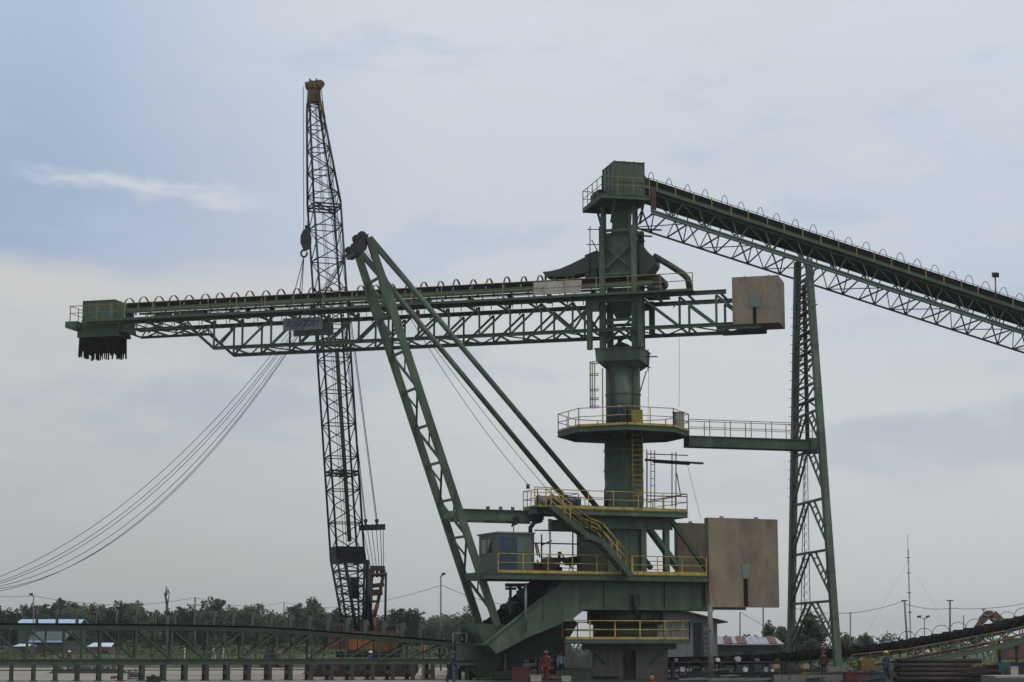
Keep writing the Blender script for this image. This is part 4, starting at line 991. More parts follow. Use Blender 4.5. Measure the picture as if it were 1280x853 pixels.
mb = MB(); A, B = sec(704), sec(684)
for k in (0, 1, 3): mb.prism([A[k], A[(k+1) % 4], B[(k+1) % 4], B[k]], (0, .05, 0))
mb.build('boom_joint_plate', DARK, cr)
mb = MB(); mb.tube(at(421, 437, Yb(437)), at(437, 677, Yb(677)), .15, 8); mb.build('boom_pipe', mat('dusty_pipe', (.075, .06, .045), .8), cr)
mb = MB(); mb.tube(at(431, 700, Yb(700)-.9), at(446, 792, Yb(790)-.7), .12, 6); mb.tube(at(455, 690, Yb(690)), at(466, 792, Yb(790)+1), .11, 6); mb.tube(at(443, 722, Yb(720)), at(443, 748, Yb(745)), .32, 8); mb.build('backstop', DARK, cr)
mb = MB(); A = sec(128); tp_ = [at(x, 106, 127) for x in (386, 400)]
w_ = .3; top = [tp_[0]+V((0, -w_, 0)), tp_[1]+V((0, -w_, 0)), tp_[1]+V((0, w_, 0)), tp_[0]+V((0, w_, 0))]
mb.loft([[p+V((0, 0, 0)) for p in A], top])
for dx in (.1, .42, .74): c = at(386, 107, 127)+V((dx, 0, 0)); mb.tube(c-e2*.38, c+e2*.38, .27, 14)
mb.beam(at(381.5, 106.5, 127), at(402, 103, 127), .34, .3)
for px in (387.5, 395.5): mb.beam(at(px, 104, 126.8), at(px, 98.5, 126.8), .1)
for y in (103, 107): mb.beam(at(396, y, 127), at(402.5, y-1.2, 127), .2, .1)
mb.build('boom_head', mat('yellow_brown_head', (.10, .062, .028), .75, var=.4, scale=3, col2=(.04, .03, .02), amt=.4), cr)
mb = MB(); mb.prism([A[1], A[2], sec(150)[2], sec(150)[1]], (0.03, .03, 0)) if False else None
mb.tube(sec(150)[1], A[1], .1, 6); mb.tube(sec(150)[2], A[2], .1, 6); mb.build('boom_tip_chord', mat('rusty_orange', (.15, .085, .035), .7, var=.4, scale=3, col2=(.06, .03, .02), amt=.4), cr)
# ropes, hook block
hk = at(382.5, 300, 127)
mb = MB()
for dx in (-.16, .1): mb.tube(at(382, 108, 127)+V((dx, 0, 0)), hk+V((dx, 0, .6)), .022, 5)
for dx in (.55, .75, .95): mb.tube(at(390, 130, 127)+V((dx*.3, .2, 0)), at(420, 690, Yb(690))+V((dx, .2, 0)), .018, 5)
mb.build('hoist_rope', ROPE, cr)
mb = MB(); sh = [(0, .75), (.2, .62), (.36, .25), (.36, -.25), (.2, -.62), (0, -.75), (-.2, -.62), (-.36, -.25), (-.36, .25), (-.2, .62)]
mb.prism([hk+V((x, -.16, z)) for x, z in sh], V((0, .32, 0))); mb.tube(hk+V((0, -.2, .1)), hk+V((0, .2, .1)), .26, 12); mb.beam(hk+V((0, 0, .6)), hk+V((0, 0, 1.0)), .16); mb.build('hook_block', DARK, cr)
mb = MB(); c = at(380, 317, 127); mb.path([c+V((.2*cos(a), 0, .24*sin(a))) for a in [pi*.5+1.62*pi*k/12 for k in range(13)]], .07, 6); mb.tube(hk+V((0, 0, -.7)), c+V((0, 0, .2)), .07); mb.build('hook', DARK, cr)
ring_ = c+V((0, 0, -.18))
for k, (px, py, t) in enumerate(((361, 369, -1.6), (370, 369, 1.6), (376, 370, -1.6))):
    s = BF.S(px, t, DZ); mb = MB(); mb.tube(ring_, BF.p(s, t, DZ-.1), .03, 5)
    tag(mb.build('lifting_sling', ROPE, None, ring_), ('leftmost sling, the most slanted one,', 'middle sling of the three', 'rightmost sling, the steepest one,')[k]+' from the crane hook to the conveyor boom', 'lifting sling', 'slings from crane hook to boom')
# pendants, bridle, gantry
mb = MB(); by = 135.2
for px, tx in ((457, 398), (471, 401)):
    mb.tube(at(px, 648, by), at(tx, 108, 127.2), .028, 5); mb.tube(at(px-1.2, 648, by), at(tx-2, 108, 127.2), .02, 5)
for px in (454, 459.5, 465, 470.5, 475.5, 479): mb.tube(at(px, 663, by), at(464+(px-454)*.62, 712, 136), .024, 5)
mb.build('pendant_rope', ROPE, cr)
mb = MB(); mb.beam(at(449, 660, by), at(481.5, 659, by), .5, .38)
for px in (457, 471): mb.sphere(at(px, 651, by), .15); mb.beam(at(px, 651, by), at(px, 658, by), .16)
for px in (449, 481, 477): mb.beam(at(px, 655, by), at(px, 662, by), .06)
mb.build('bridle', DARK, cr)
mb = MB(); G = 136
mb.beam(at(462.5, 710.5, G), at(481, 711, G), .4, .36); mb.beam(at(462, 733, G), at(480, 731, G), .5, .28); mb.beam(at(456, 741.5, G), at(478, 740.5, G), .6, .42); mb.beam(at(455, 752, G), at(473, 752, G), .3, .16)
mb.tube(at(463, 719, G-.25), at(482.5, 718, G-.25), .12); mb.build('gantry_cross_bar', RUSTM, cr)
mb = MB()
for px in (466.5, 471.5, 476.5): c = at(px, 718, G); mb.tube(c-V((.1, 0, 0)), c+V((.1, 0, 0)), .22, 12)
mb.build('gantry_sheave', DARK, cr)
mb = MB(); mb.tube(at(464, 712, G), at(461, 795, G-1.5), .17, 8); mb.tube(at(460, 700, Yb(700)), at(457, 790, 133), .12, 6); mb.build('gantry_leg', DARK, cr)
mb = MB(); mb.tube(at(480.5, 712, G), at(472, 755, G), .12, 8); mb.tube(at(472, 755, G), at(467, 772, G), .15, 8); mb.tube(at(467, 772, G), at(467, 796, G), .17, 8); mb.build('gantry_leg', ORANGE, cr)
mb = MB(); mb.tube(at(482.5, 716, G-.4), at(481, 800, G-.4), .085, 8); mb.build('gantry_leg', DARK, cr)
# house
gz = lambda py, Y: at(640, py, Y).z
def cbox(x0, x1, y1, y0, Y, d, m, name, par=cr):
    mb = MB(); a, b = gx(x0, Y, 2), gx(x1, Y, 2); mb.box((a, Y, gz(y0, Y)), (b-a, 0, 0), (0, d, 0), (0, 0, gz(y1, Y)-gz(y0, Y))); return mb.build(name, m, par)
hs = cbox(433, 497, 789, 815, 131.2, 3.2, ORANGE, 'house')
cbox(436, 470, 797, 812, 131.15, .04, mat('orange_door', (.33, .12, .025), .6, var=.2, scale=2), 'house_door', hs)
cbox(472, 495, 784, 789, 131.6, 2.4, DARK, 'roof_intake', hs)
mb = MB(); q = at(455, 789, 132.2); mb.tube(q, q+V((0, 0, .55)), .1, 8); mb.build('exhaust', DARK, hs)
cb2 = cbox(411, 429, 779, 812, 130.6, 1.7, mat('cab_dark_red', (.11, .035, .03), .6, var=.3, scale=2), 'cab')
cbox(413, 423, 782, 796, 130.58, .015, GLASS, 'window', cb2); cbox(424.5, 428, 782, 800, 130.58, .015, GLASS, 'window', cb2)
cbox(488, 503, 792, 815, 131.8, 3.0, RUSTM, 'counterweight')
cbox(420, 500, 815, 822, 131.6, 3.0, DARK, 'carbody')
for Y0 in (129.6, 134.6):
    mb = MB(); a, b = gx(381, Y0, 1), gx(523, Y0, 1); h = 1.05; rr = h/2
    prof = [(a+rr, 0)]+[(b-rr+rr*cos(R(t)), rr+rr*sin(R(t))) for t in range(-90, 91, 30)]+[(a+rr+rr*cos(R(t)), rr+rr*sin(R(t))) for t in range(90, 271, 30)]
    mb.prism([V((x, Y0, z+.02)) for x, z in prof], V((0, 1.0, 0)))
    n = 34
    for k in range(n):
        x = a+rr+(b-a-2*rr)*k/(n-1); mb.box((x-.07, Y0-.04, 0), (.14, 0, 0), (0, 1.08, 0), (0, 0, .06)); mb.box((x-.07, Y0-.04, h), (.14, 0, 0), (0, 1.08, 0), (0, 0, .06))
    tk = mb.build('crawler_track', DARK, cr)
    mb = MB()
    for k in range(9): x = a+rr+(b-a-2*rr)*k/8; mb.tube((x, Y0-.03, rr+.02), (x, Y0+.02, rr+.02), .34 if k in (0, 8) else .2, 14)
    mb.build('track_roller', RUSTM, tk)
# ================================================================== ground, banks, far wood, sheds, poles, trees
def ground_mat():
    m = bpy.data.materials.new('yard_ground'); m.use_nodes = True; nt = m.node_tree; N, L = nt.nodes, nt.links
    bs = N['Principled BSDF']; bs.inputs['Roughness'].default_value = .95; bs.inputs['Specular IOR Level'].default_value = .1
    tc = N.new('ShaderNodeTexCoord'); sp = N.new('ShaderNodeSeparateXYZ'); L.new(tc.outputs['Object'], sp.inputs[0])
    def noise(sc, det=6, mp=None):
        n = N.new('ShaderNodeTexNoise'); n.inputs['Scale'].default_value = sc; n.inputs['Detail'].default_value = det; n.inputs['Roughness'].default_value = .65
        if mp:
            q = N.new('ShaderNodeMapping'); q.inputs['Scale'].default_value = mp; L.new(tc.outputs['Object'], q.inputs['Vector']); L.new(q.outputs[0], n.inputs['Vector'])
        else: L.new(tc.outputs['Object'], n.inputs['Vector'])
        return n.outputs['Fac']
    def rng(v, a, b, c=0, d=1):
        r = N.new('ShaderNodeMapRange'); r.inputs[1].default_value = a; r.inputs[2].default_value = b; r.inputs[3].default_value = c; r.inputs[4].default_value = d; L.new(v, r.inputs[0]); return r.outputs[0]
    def mix(f, a, b):
        x = N.new('ShaderNodeMix'); x.data_type = 'RGBA'; L.new(f, x.inputs['Factor'])
        for key, v in (('A', a), ('B', b)):
            if isinstance(v, tuple): x.inputs[key].default_value = (*v, 1)
            else: L.new(v, x.inputs[key])
        return x.outputs['Result']
    def mth(op, a, b):
        x = N.new('ShaderNodeMath'); x.operation = op
        for i, v in enumerate((a, b)):
            if isinstance(v, (int, float)): x.inputs[i].default_value = v
            else: L.new(v, x.inputs[i])
        return x.outputs[0]
    sand = mix(rng(noise(.25), .3, .7), (.29, .255, .21), (.37, .335, .285))
    sand = mix(rng(noise(.5, 4, (.25, 2.2, 1)), .48, .6, 0, .85), sand, (.175, .15, .12))       # wheel ruts
    coal = mix(rng(noise(.8), .3, .7), (.020, .018, .016), (.052, .046, .038))
    xw = mth('ADD', sp.outputs[0], rng(noise(.08), 0, 1, -5, 5))
    out = mix(rng(xw, -7.0, -1.0), sand, coal)
    grass = mix(rng(noise(.15), .3, .7), (.035, .055, .018), (.085, .09, .035))
    yw = mth('ADD', sp.outputs[1], rng(noise(.05), 0, 1, -25, 25))
    out = mix(rng(yw, 196, 204), out, grass)
    L.new(out, bs.inputs['Base Color'])
    b = N.new('ShaderNodeBump'); b.inputs['Strength'].default_value = .5; b.inputs['Distance'].default_value = .15; L.new(noise(1.5), b.inputs['Height']); L.new(b.outputs[0], bs.inputs['Normal'])
    return m
mb = MB(); xs = [-2500, -300, -120, -60, -30, 0, 30, 60, 120, 300, 2500]; yy = [-200, 0, 60, 100, 140, 200, 300, 600, 1200, 3500]
vs = [V((x, y, 0)) for y in yy for x in xs]; nx = len(xs)
mb.add(vs, [(j*nx+i, j*nx+i+1, (j+1)*nx+i+1, (j+1)*nx+i) for j in range(len(yy)-1) for i in range(nx-1)])
struct(mb.build('ground', ground_mat()))
# low grassy bank behind the yard
mb = MB(); r5 = random.Random(11); rows = []
for j in range(9):
    f_ = j/8; rows.append([V((-75+150*i/60, 205+26*f_, (.95*sin(pi*f_)**.7 if 0 < f_ < 1 else -.15)*(1+.35*sin(i*.7)+.3*r5.random()))) for i in range(61)])
vs = [p for r_ in rows for p in r_]
mb.add(vs, [(j*61+i, j*61+i+1, (j+1)*61+i+1, (j+1)*61+i) for j in range(8) for i in range(60)], True)
struct(mb.build('grassy_bank_terrain', mat('bank_grass', (.06, .07, .025), .95, var=.45, scale=.25, col2=(.11, .085, .05), amt=.3, s2=.2)))

def leafmat(n, a, b):
    m = mat(n, a, .7, var=.35, scale=.6, col2=b, amt=.4, s2=.9, spec=.2); return m
LEAFS = [leafmat('leaf_dark', (.045, .062, .030), (.034, .046, .024)), leafmat('leaf_mid', (.055, .072, .030), (.042, .055, .025)), leafmat('leaf_olive', (.065, .074, .034), (.046, .054, .028))]
BARK = mat('bark', (.09, .075, .06), .9, var=.3, scale=3)
def leaves(mb, rg, c, rad, n, size):
    for _ in range(n):
        while True:
            d = V((rg.uniform(-1, 1), rg.uniform(-1, 1), rg.uniform(-1, 1)))
            if .2 < d.length < 1: break
        d *= .75+.25*rg.random()
        q = c+V((d.x*rad.x, d.y*rad.y, d.z*rad.z)); a = V((rg.gauss(0, 1), rg.gauss(0, 1), rg.gauss(0, .7))).normalized(); b = a.orthogonal().normalized()*size*rg.uniform(.5, 1); a = a*size*rg.uniform(.6, 1.2)
        i = len(mb.v); mb.v += [q-a, q-b*.6, q+a, q+b*.6]; mb.f.append([i, i+1, i+2, i+3]); mb.sm.append(False)
def tree(seed, H, W, kind, leaf, loc, label, group=None, name='broadleaf_tree', dens=1.0):
    rg = random.Random(seed); root = thing(name, label, 'tree', loc, group); o = V(loc)
    tb = MB(); tw = H*.022+.05; hb_ = H*(.28 if kind != 'umbrella' else .72)
    pts = [V((0, 0, -.2))]
    for k in range(1, 7): pts.append(V((rg.gauss(0, .03)*H*k/6, rg.gauss(0, .03)*H*k/6, H*.88*k/6)))
    for k in range(6): tb.tube(o+pts[k], o+pts[k+1], tw*(1-.14*k), 7, tw*(1-.14*(k+1)))
    cb_ = MB(); nl = {'round': 15, 'tall': 12, 'umbrella': 9, 'cone': 11}[kind]
    for k in range(nl):
        f_ = (k+.5)/nl; z = hb_+(H*.97-hb_)*f_
        prof = {'round': sin(pi*min(1, .18+.8*f_))**.6, 'tall': .75*sin(pi*min(1, .25+.72*f_))**.7, 'umbrella': 1.0-.35*f_, 'cone': 1.05-f_}[kind]
        a = rg.uniform(0, 2*pi)+k*2.4; rr = W*.5*prof*rg.uniform(.25, .85)
        c = V((cos(a)*rr, sin(a)*rr, z)); ax = pts[min(6, int(z/H*6.4))]
        tb.tube(o+ax*.92, o+c, tw*.35, 5, tw*.12)
        rad = V((W*.26, W*.26, (H-hb_)*.15+.25))*rg.uniform(.65, 1.25)
        leaves(cb_, rg, o+c, rad, int(130*dens), .17+.012*H)
        for _ in range(3):                      # sprays poking out of the outline
            d = V((rg.gauss(0, 1), rg.gauss(0, 1), rg.gauss(.3, 1))).normalized(); leaves(cb_, rg, o+c+V((d.x*rad.x, d.y*rad.y, d.z*rad.z))*1.05, rad*.35, int(16*dens), .16+.01*H)
    tb.build('trunk', BARK, root, recalc=False); cb_.build('crown', leaf, root, recalc=False); return root
def hgt(py, Y): return at(640, py, Y).z
# prototypes take the first place of their kind
GRP = 'broadleaf trees of the far tree line'; LB_ = 'dark hazy broadleaf tree of average height in the far tree line'
special = [(269, 751, 44, 'round', 0, 'widest dense round-crowned tree in the far tree line, right of the utility pole'), (388, 752, 24, 'tall', 1, 'tallest slim tree in the far tree line just left of the crane boom'), (318, 760, 30, 'round', 1, 'broad tree in the far line between the wide dense tree and the crane'), (70, 751, 18, 'umbrella', 2, 'slender umbrella-topped tree above the far line near the left lamp post'), (90, 755, 26, 'tall', 0, 'tall leafy tree right beside the umbrella-topped tree'), (155, 757, 30, 'cone', 1, 'pointed tree with ragged top midway between lamp post and dead tree'), (583, 767, 26, 'round', 2, 'rounded paler tree just left of the A-frame foot'), (512, 766, 28, 'tall', 1, 'tall tree in the far line to the left of the slim lamp post')]
protos = []
for i, (px, py, w, kd, lf, lb) in enumerate(special):
    Y = 285+i*4; protos.append(tree(20+i, hgt(py, Y), w/2400*Y*1.15, kd, LEAFS[lf], (gx(px, Y), Y, 0), lb))
rt = random.Random(4); base = [tree(40+i, 8, 5.5, ('round', 'tall', 'round', 'cone', 'tall')[i], LEAFS[i % 3], (gx(110+i*93, 300), 300+i*3, 0), LB_, GRP) for i in range(5)]
prof = [(-40, 766), (15, 766), (35, 761), (60, 764), (90, 760), (112, 759), (135, 758), (170, 758), (190, 766), (215, 765), (235, 765), (300, 764), (345, 764), (365, 762), (410, 766), (440, 766), (480, 768), (515, 767), (540, 770), (575, 771), (600, 778), (640, 785)]
def ptop(px):
    for (a, ya), (b, yb) in zip(prof, prof[1:]):
        if px <= b: return ya+(yb-ya)*(px-a)/(b-a)
    return 786
k = 0
for row, (Y0, dx) in enumerate(((292, 19), (312, 17), (330, 21))):
    px = -45+row*7
    while px < 640:
        Y = Y0+rt.uniform(-6, 6); h = max(5.0, (hgt(ptop(px)+rt.uniform(-4, 12), Y)))
        b = base[k % 5]; kk = h/8
        loc = (gx(px, Y), Y, 0)
        if k < 5: b.location = loc; b.scale = (kk*rt.uniform(.85, 1.25), kk*rt.uniform(.85, 1.25), kk); b.rotation_euler = (0, 0, rt.uniform(0, 6))
        else: dup(b, loc, None, rt.uniform(0, 6), (kk*rt.uniform(.65, 1.5), kk*rt.uniform(.65, 1.5), kk), GRP)
        px += dx*rt.uniform(.7, 1.3); k += 1
# the wood behind as one mass, and undergrowth
cb_ = MB(); rg = random.Random(8)
for i in range(780):
    px = rg.uniform(-700, 1900); Y = rg.uniform(345, 375); h = hgt((ptop(px) if px < 640 else 792+4*sin(px*.02))+rg.uniform(3, 16), Y)
    zc_ = h*rg.uniform(.3, .88); leaves(cb_, rg, V((gx(px, Y), Y, zc_)), V((2.6, 2.0, 1.3)), 42, .45)
stuff(cb_.build('far_wood', LEAFS[0], recalc=False))
cb_ = MB()
for i in range(520):
    px = rg.uniform(-40, 650); Y = rg.uniform(236, 280); leaves(cb_, rg, V((gx(px, Y), Y, rg.uniform(.3, 1.9))), V((1.8, 1.5, .9)), 20, .34)
stuff(cb_.build('undergrowth', LEAFS[1], recalc=False))
cb_ = MB(); G2 = leafmat('weed_green', (.07, .095, .03), (.1, .1, .04))
for i in range(700):
    px = rg.uniform(-40, 470); Y = rg.uniform(203, 228); leaves(cb_, rg, V((gx(px, Y), Y, rg.uniform(.1, 1.3))), V((.9, .8, .4)), 22, .14)
for i in range(160):
    px = rg.uniform(1200, 1330); Y = rg.uniform(160, 185); leaves(cb_, rg, V((gx(px, Y), Y, rg.uniform(.0, .8))), V((.9, .8, .4)), 12, .18)
stuff(cb_.build('weeds', G2, recalc=False))
# right hand trees and shrubs
tree(61, hgt(769, 190), 3.4, 'tall', LEAFS[0], (gx(1014, 190), 190, 0), 'dense dark tree seen between the trestle legs', dens=1.3)
tree(62, hgt(784, 200), 2.0, 'cone', LEAFS[1], (gx(961, 200), 200, 0), 'small pointed tree at the end of the rusty roofed shed')
tree(63, hgt(790, 195), 2.6, 'round', LEAFS[1], (gx(974, 195), 195, 0), 'low bushy tree just left of the trestle leg')
tree(64, hgt(796, 210), 2.4, 'round', LEAFS[2], (gx(1059, 210), 210, 0), 'small shrub-like tree right of the trestle leg under a thin pole')
tree(65, hgt(797, 212), 2.8, 'round', LEAFS[1], (gx(1081, 212), 212, 0), 'small rounded tree right of the trestle behind the belt hoops')
tree(66, hgt(786, 200), 3.6, 'round', LEAFS[0], (gx(1000, 203), 203, 0), 'broad dark bush behind the left trestle leg')
tree(67, hgt(803, 140), 1.0, 'tall', G2, (gx(697, 140), 140, 0), 'small bright green sapling left of the base platform', dens=.6)
dt = thing('dead_tree', 'bare dead tree trunk with stubby forked top rising above the tree line', 'tree', (gx(208, 250), 250, 0))
mb = MB(); Y = 250; pl = [at(210, 812, Y), at(209.5, 770, Y), at(208.5, 755, Y), at(207, 744, Y), at(208, 733, Y)]; pl[0].z = -.2
for i in range(4): mb.tube(pl[i], pl[i+1], .26-.05*i, 7, .21-.05*i)
for a, b in (((209, 760), (211.5, 742)), ((211.5, 742), (209.5, 736)), ((207.5, 750), (205, 741)), ((208, 745), (209.5, 738))): mb.tube(at(*a, Y), at(*b, Y), .1, 6, .05)
mb.build('trunk', mat('dead_wood', (.07, .06, .055), .9), dt)
# sheds
def shed(name, label, x0, x1, ytop, yeave, Y, depth, wall, roof, over=.3):
    a, b = gx(x0, Y), gx(x1, Y); zt, ze = hgt(ytop, Y), hgt(yeave, Y); r_ = thing(name, label, 'shed', ((a+b)/2, Y, 0))
    mb = MB(); mb.box((a, Y, 0), (b-a, 0, 0), (0, depth, 0), (0, 0, ze-.02)); mb.build('wall', wall, r_)
    mb = MB(); mb.prism([V((a-over, Y-over, ze)), V((b+over, Y-over, ze)), V((b+over*.3, Y+depth/2, zt)), V((a-over*.3, Y+depth/2, zt))], V((0, 0, .08)))
    mb.prism([V((a-over, Y+depth+over, ze)), V((b+over, Y+depth+over, ze)), V((b+over*.3, Y+depth/2+.02, zt)), V((a-over*.3, Y+depth/2+.02, zt))], V((0, 0, .08)))
    n = int((b-a)/.5)
    for i in range(n): x = a+(b-a)*i/n; mb.beam(V((x, Y-over, ze+.1)), V((x, Y+depth/2, zt+.1)), .05, .03)
    mb.build('roof', roof, r_)
    mb = MB(); mb.box((a+(b-a)*.4, Y-.03, 0), (1.1, 0, 0), (0, .027, 0), (0, 0, min(2, ze*.8))); mb.build('door', DARK, r_); return r_
SKYROOF = mat('pale_blue_metal_roof', (.40, .54, .74), .25, .2, var=.06, scale=.5)
GW = mat('dull_green_wall', (.035, .06, .045), .8, var=.2, scale=.5)
shed('long_shed', 'long far shed with bright pale blue metal roof under the treeline at far left', 21, 98, 774.8, 779.5, 262, 4, GW, SKYROOF)
shed('open_shed', 'green-roofed shed with bright eave edge behind the ground conveyor at left', 36, 78, 790, 801, 225, 8, mat('dim_wall', (.06, .055, .045), .9), mat('dark_green_roof', (.03, .055, .05), .5, var=.2, scale=.5))
mb = MB(); a = at(35, 802, 224.5); b = at(79, 802, 224.5); mb.beam(a, b, .1, .22); gt_ = mb.build('eave_gutter', SKYROOF, bpy.data.objects['open_shed'])
shed('small_shed', 'small shed with bright white roof in the grass behind the ground conveyor', 112, 136, 804.5, 809, 215, 4, mat('mud_wall', (.14, .10, .075), .9), mat('white_metal_roof', (.62, .66, .7), .3, .1, var=.05))
shed('tiny_hut', 'low white-roofed hut at the far left edge of the grass', 20, 33, 806, 808.5, 218, 3, mat('dim_wall2', (.1, .09, .08), .9), mat('white_metal_roof', (.6,)*3))
# brown tent-like hut, dark red band of stacks
ht_ = thing('gabled_hut', 'dark gabled hut with reddish brown roof slope in the grass left of the crane', 'hut', (gx(340, 205), 205, 0))
mb = MB(); Y = 203; mb.prism([V((gx(324, Y), Y, 0)), V((gx(333, Y), Y, hgt(811, Y))), V((gx(344, Y), Y, hgt(812, Y))), V((gx(345, Y), Y, 0))], V((0, 4, 0))); mb.build('wall', DARK, ht_)
mb = MB(); mb.prism([V((gx(345, Y), Y-.2, hgt(814, Y))), V((gx(357, Y), Y-.2, .1)), V((gx(354, Y), Y-.2, .0)), V((gx(342, Y), Y-.2, hgt(815, Y)))], V((0, 4.4, 0))); mb.build('roof', mat('red_brown_roof', (.16, .06, .05), .8), ht_)
CREAMP = mat('dull_white_paint', (.36, .35, .33), .6, var=.15, scale=2)
# trestle horses (white A shapes)
for px, lb in ((266, 'left'), (279, 'right')):
    mb = MB(); Y = 196; z = hgt(811, Y)
    for d in (0, .5):
        mb.tube((gx(px-4, Y), Y+d, 0), (gx(px, Y), Y+d, z), .04); mb.tube((gx(px+4, Y), Y+d, 0), (gx(px, Y), Y+d, z), .04)
    mb.tube((gx(px, Y), Y-.2, z), (gx(px, Y), Y+.8, z), .045); tag(mb.build('pipe_horse', CREAMP, None, (gx(px, Y), Y, 0)), lb+' one of two white A-shaped pipe stands behind the ground conveyor', 'pipe stand', 'white A-shaped pipe stands')
mb = MB(); Y = 205; mb.tube((gx(230.5, Y), Y, 0), (gx(230.5, Y), Y, hgt(812, Y)), .1, 10, .07); mb.sphere((gx(230.5, Y), Y, hgt(811.5, Y)), .13); tag(mb.build('marker_post', CREAMP, None, (gx(230.5, Y), Y, 0)), 'short white marker post in the grass below the dead tree', 'post')
# gabled building behind the mast and the rusty roofed shed
gb = thing('gabled_building', 'grey gabled building with red roof edge behind the base platform', 'building', (gx(845, 150), 150, 0))
Y = 150; W_ = lambda px, py: V((gx(px, Y), Y, hgt(py, Y)))
p_ = [W_(792, 775.5), W_(845, 761.5), W_(897, 775.5)]; lo_ = [V((p_[2].x, Y, 0)), V((p_[0].x, Y, 0))]
mb = MB(); mb.prism(p_+lo_, V((0, 9, 0)))
for k in range(12): x = p_[0].x+(p_[2].x-p_[0].x)*k/11; mb.box((x, Y-.02, 0), (.03, 0, 0), (0, .018, 0), (0, 0, hgt(777, Y)))
wl = mb.build('wall', mat('grey_sheet_wall', (.16, .165, .17), .6, var=.12, scale=.6, col2=(.10, .09, .08), amt=.15, streak=True), gb)
mb = MB(); rr_ = [W_(845, 760.3), W_(910, 777.2), W_(910, 778.6), W_(845, 762.2)]; mb.prism([p-V((0, .6, 0)) for p in rr_], V((0, 10.2, 0)))
rr_ = [W_(844.9, 760.3), W_(780, 777.2), W_(780, 778.6), W_(844.9, 762.2)]; mb.prism([p-V((0, .6, 0)) for p in rr_], V((0, 10.2, 0))); mb.build('roof', mat('dull_red_roof', (.15, .045, .04), .6, var=.2), gb)
mb = MB(); mb.box((gx(867, Y), Y-.03, 0), (gx(878, Y)-gx(867, Y), 0, 0), (0, .027, 0), (0, 0, hgt(779, Y))); mb.build('door', DARK, gb)
mb = MB(); ladder(mb, (gx(884, Y-.2), Y-.2, 0), (gx(884, Y-.2), Y-.2, hgt(786, Y)), .5, (1, 0, 0), .04, .35); mb.build('ladder', DARK, gb)
shed('rusty_shed', 'low shed with striped rusty and pale sheet roof right of the grey pole', 897, 976, 797.5, 806.5, 158, 7, mat('dim_green_wall', (.045, .07, .06), .8, var=.3, scale=.6), mat('rust_striped_roof', (.32, .33, .35), .5, .1, var=.12, scale=.6, col2=(.17, .05, .04), amt=.35, s2=.45))
rs = bpy.data.objects['rusty_shed']; RS = mat('rusted_roof_sheet', (.10, .045, .034), .75, var=.35, scale=1.2, col2=(.25, .2, .18), amt=.25); PS = mat('pale_roof_sheet', (.27, .275, .285), .45, .1, var=.12, scale=.8, col2=(.3, .2, .16), amt=.2)
Y = 158; za, zb = hgt(797.5, Y), hgt(806.5, Y)
for x0, x1, m_ in ((906, 916, RS), (916.3, 921.5, PS), (922, 934, RS), (962, 972, RS)):
    mb = MB(); a, b = gx(x0, Y), gx(x1, Y); mb.prism([V((a, Y-.31, zb+.1)), V((b, Y-.31, zb+.1)), V((b+.25, Y+3.5, za+.1)), V((a+.25, Y+3.5, za+.1))], V((0, 0, .04))); mb.build('roof_sheet', m_, rs)
# near grey timber pole
tp2 = thing('timber_pole', 'thick grey pole standing in front of the yard below the ballast slab', 'pole', foot(889, 112))
mb = MB(); q = foot(889, 112); mb.tube(q-V((0, 0, .3)), V((q.x, q.y, hgt(756, 112))), .165, 12, .14); mb.build('shaft', WOOD, tp2)
mb = MB(); mb.beam(V((gx(882, 111.8), 111.8, hgt(787, 112))), V((gx(890, 111.8), 111.8, hgt(787, 112))), .08); mb.build('cross_piece', WOOD, tp2)
# poles
def pole(name, label, px, py, Y, r=.07, lean=0, lamp=None, arms=None, cat='pole', px1=None):
    q = foot(px, Y); tp = at((px1 or px), py, Y); r_ = thing(name, label, cat, q); mb = MB(); mb.tube(q-V((0, 0, .2)), tp, r, 8, r*.75); mb.build('shaft', mat('pole_grey', (.12, .12, .125), .6, .2, var=.2), r_)
    if lamp:
        mb = MB()
        for dx in lamp: mb.tube(tp-V((0, 0, .1)), tp+V((dx, 0, .12)), r*.6, 6); mb.box(tp+V((dx-.17, -.12, .02)), (.34, 0, .1), (0, .25, 0), (-.04, 0, .18))
        mb.build('lamp_head', DARK, r_)
    if arms:
        mb = MB()
        for dz, w in arms: mb.beam(tp+V((-w, 0, -dz)), tp+V((w, 0, -dz)), .1); w > .5 and [mb.tube(tp+V((x, 0, -dz)), tp+V((x, 0, -dz+.25)), .05, 6) for x in (-w*.9, w*.9)]
        mb.build('cross_arm', DARK, r_)
    return tp
T = {}
T['a'] = pole('lamp_post', 'slim lamp post above the pale blue shed roof at far left', 42, 745, 200, .07, lamp=(-.25,), cat='lamp post')
T['b'] = pole('utility_pole', 'concrete utility pole with short cross arm between dead tree and wide dense tree', 244, 747, 230, .12, arms=((.9, 1.0),), cat='utility pole')
T['c'] = pole('lamp_post', 'tall slim lamp post between the crane and the A-frame', 551, 720, 170, .08, lamp=(.25,), cat='lamp post')
T['d'] = pole('mast_pole', 'thin distant pole right of the broad tree, barely above the tree tops', 355, 753, 300, .09)
T['e'] = pole('utility_pole', 'thin pole rising behind the rusty shed, nearer the gabled building', 925, 765, 190, .08)
T['f'] = pole('utility_pole', 'thin pole rising behind the rusty shed, under the ballast slab corner', 954, 745, 185, .09)
T['g'] = pole('utility_pole', 'thin pole just right of the trestle above a small tree', 1063, 766, 200, .08, arms=((.05, .18),))
T['h'] = pole('utility_pole', 'leaning utility pole with small cap beside the tall radio mast', 1136.5, 751, 175, .11, arms=((.0, .28),), px1=1130.5)
T['i'] = pole('utility_pole', 'upright utility pole with small cap to the right of the radio mast', 1187.5, 751, 178, .11, arms=((.0, .3),))
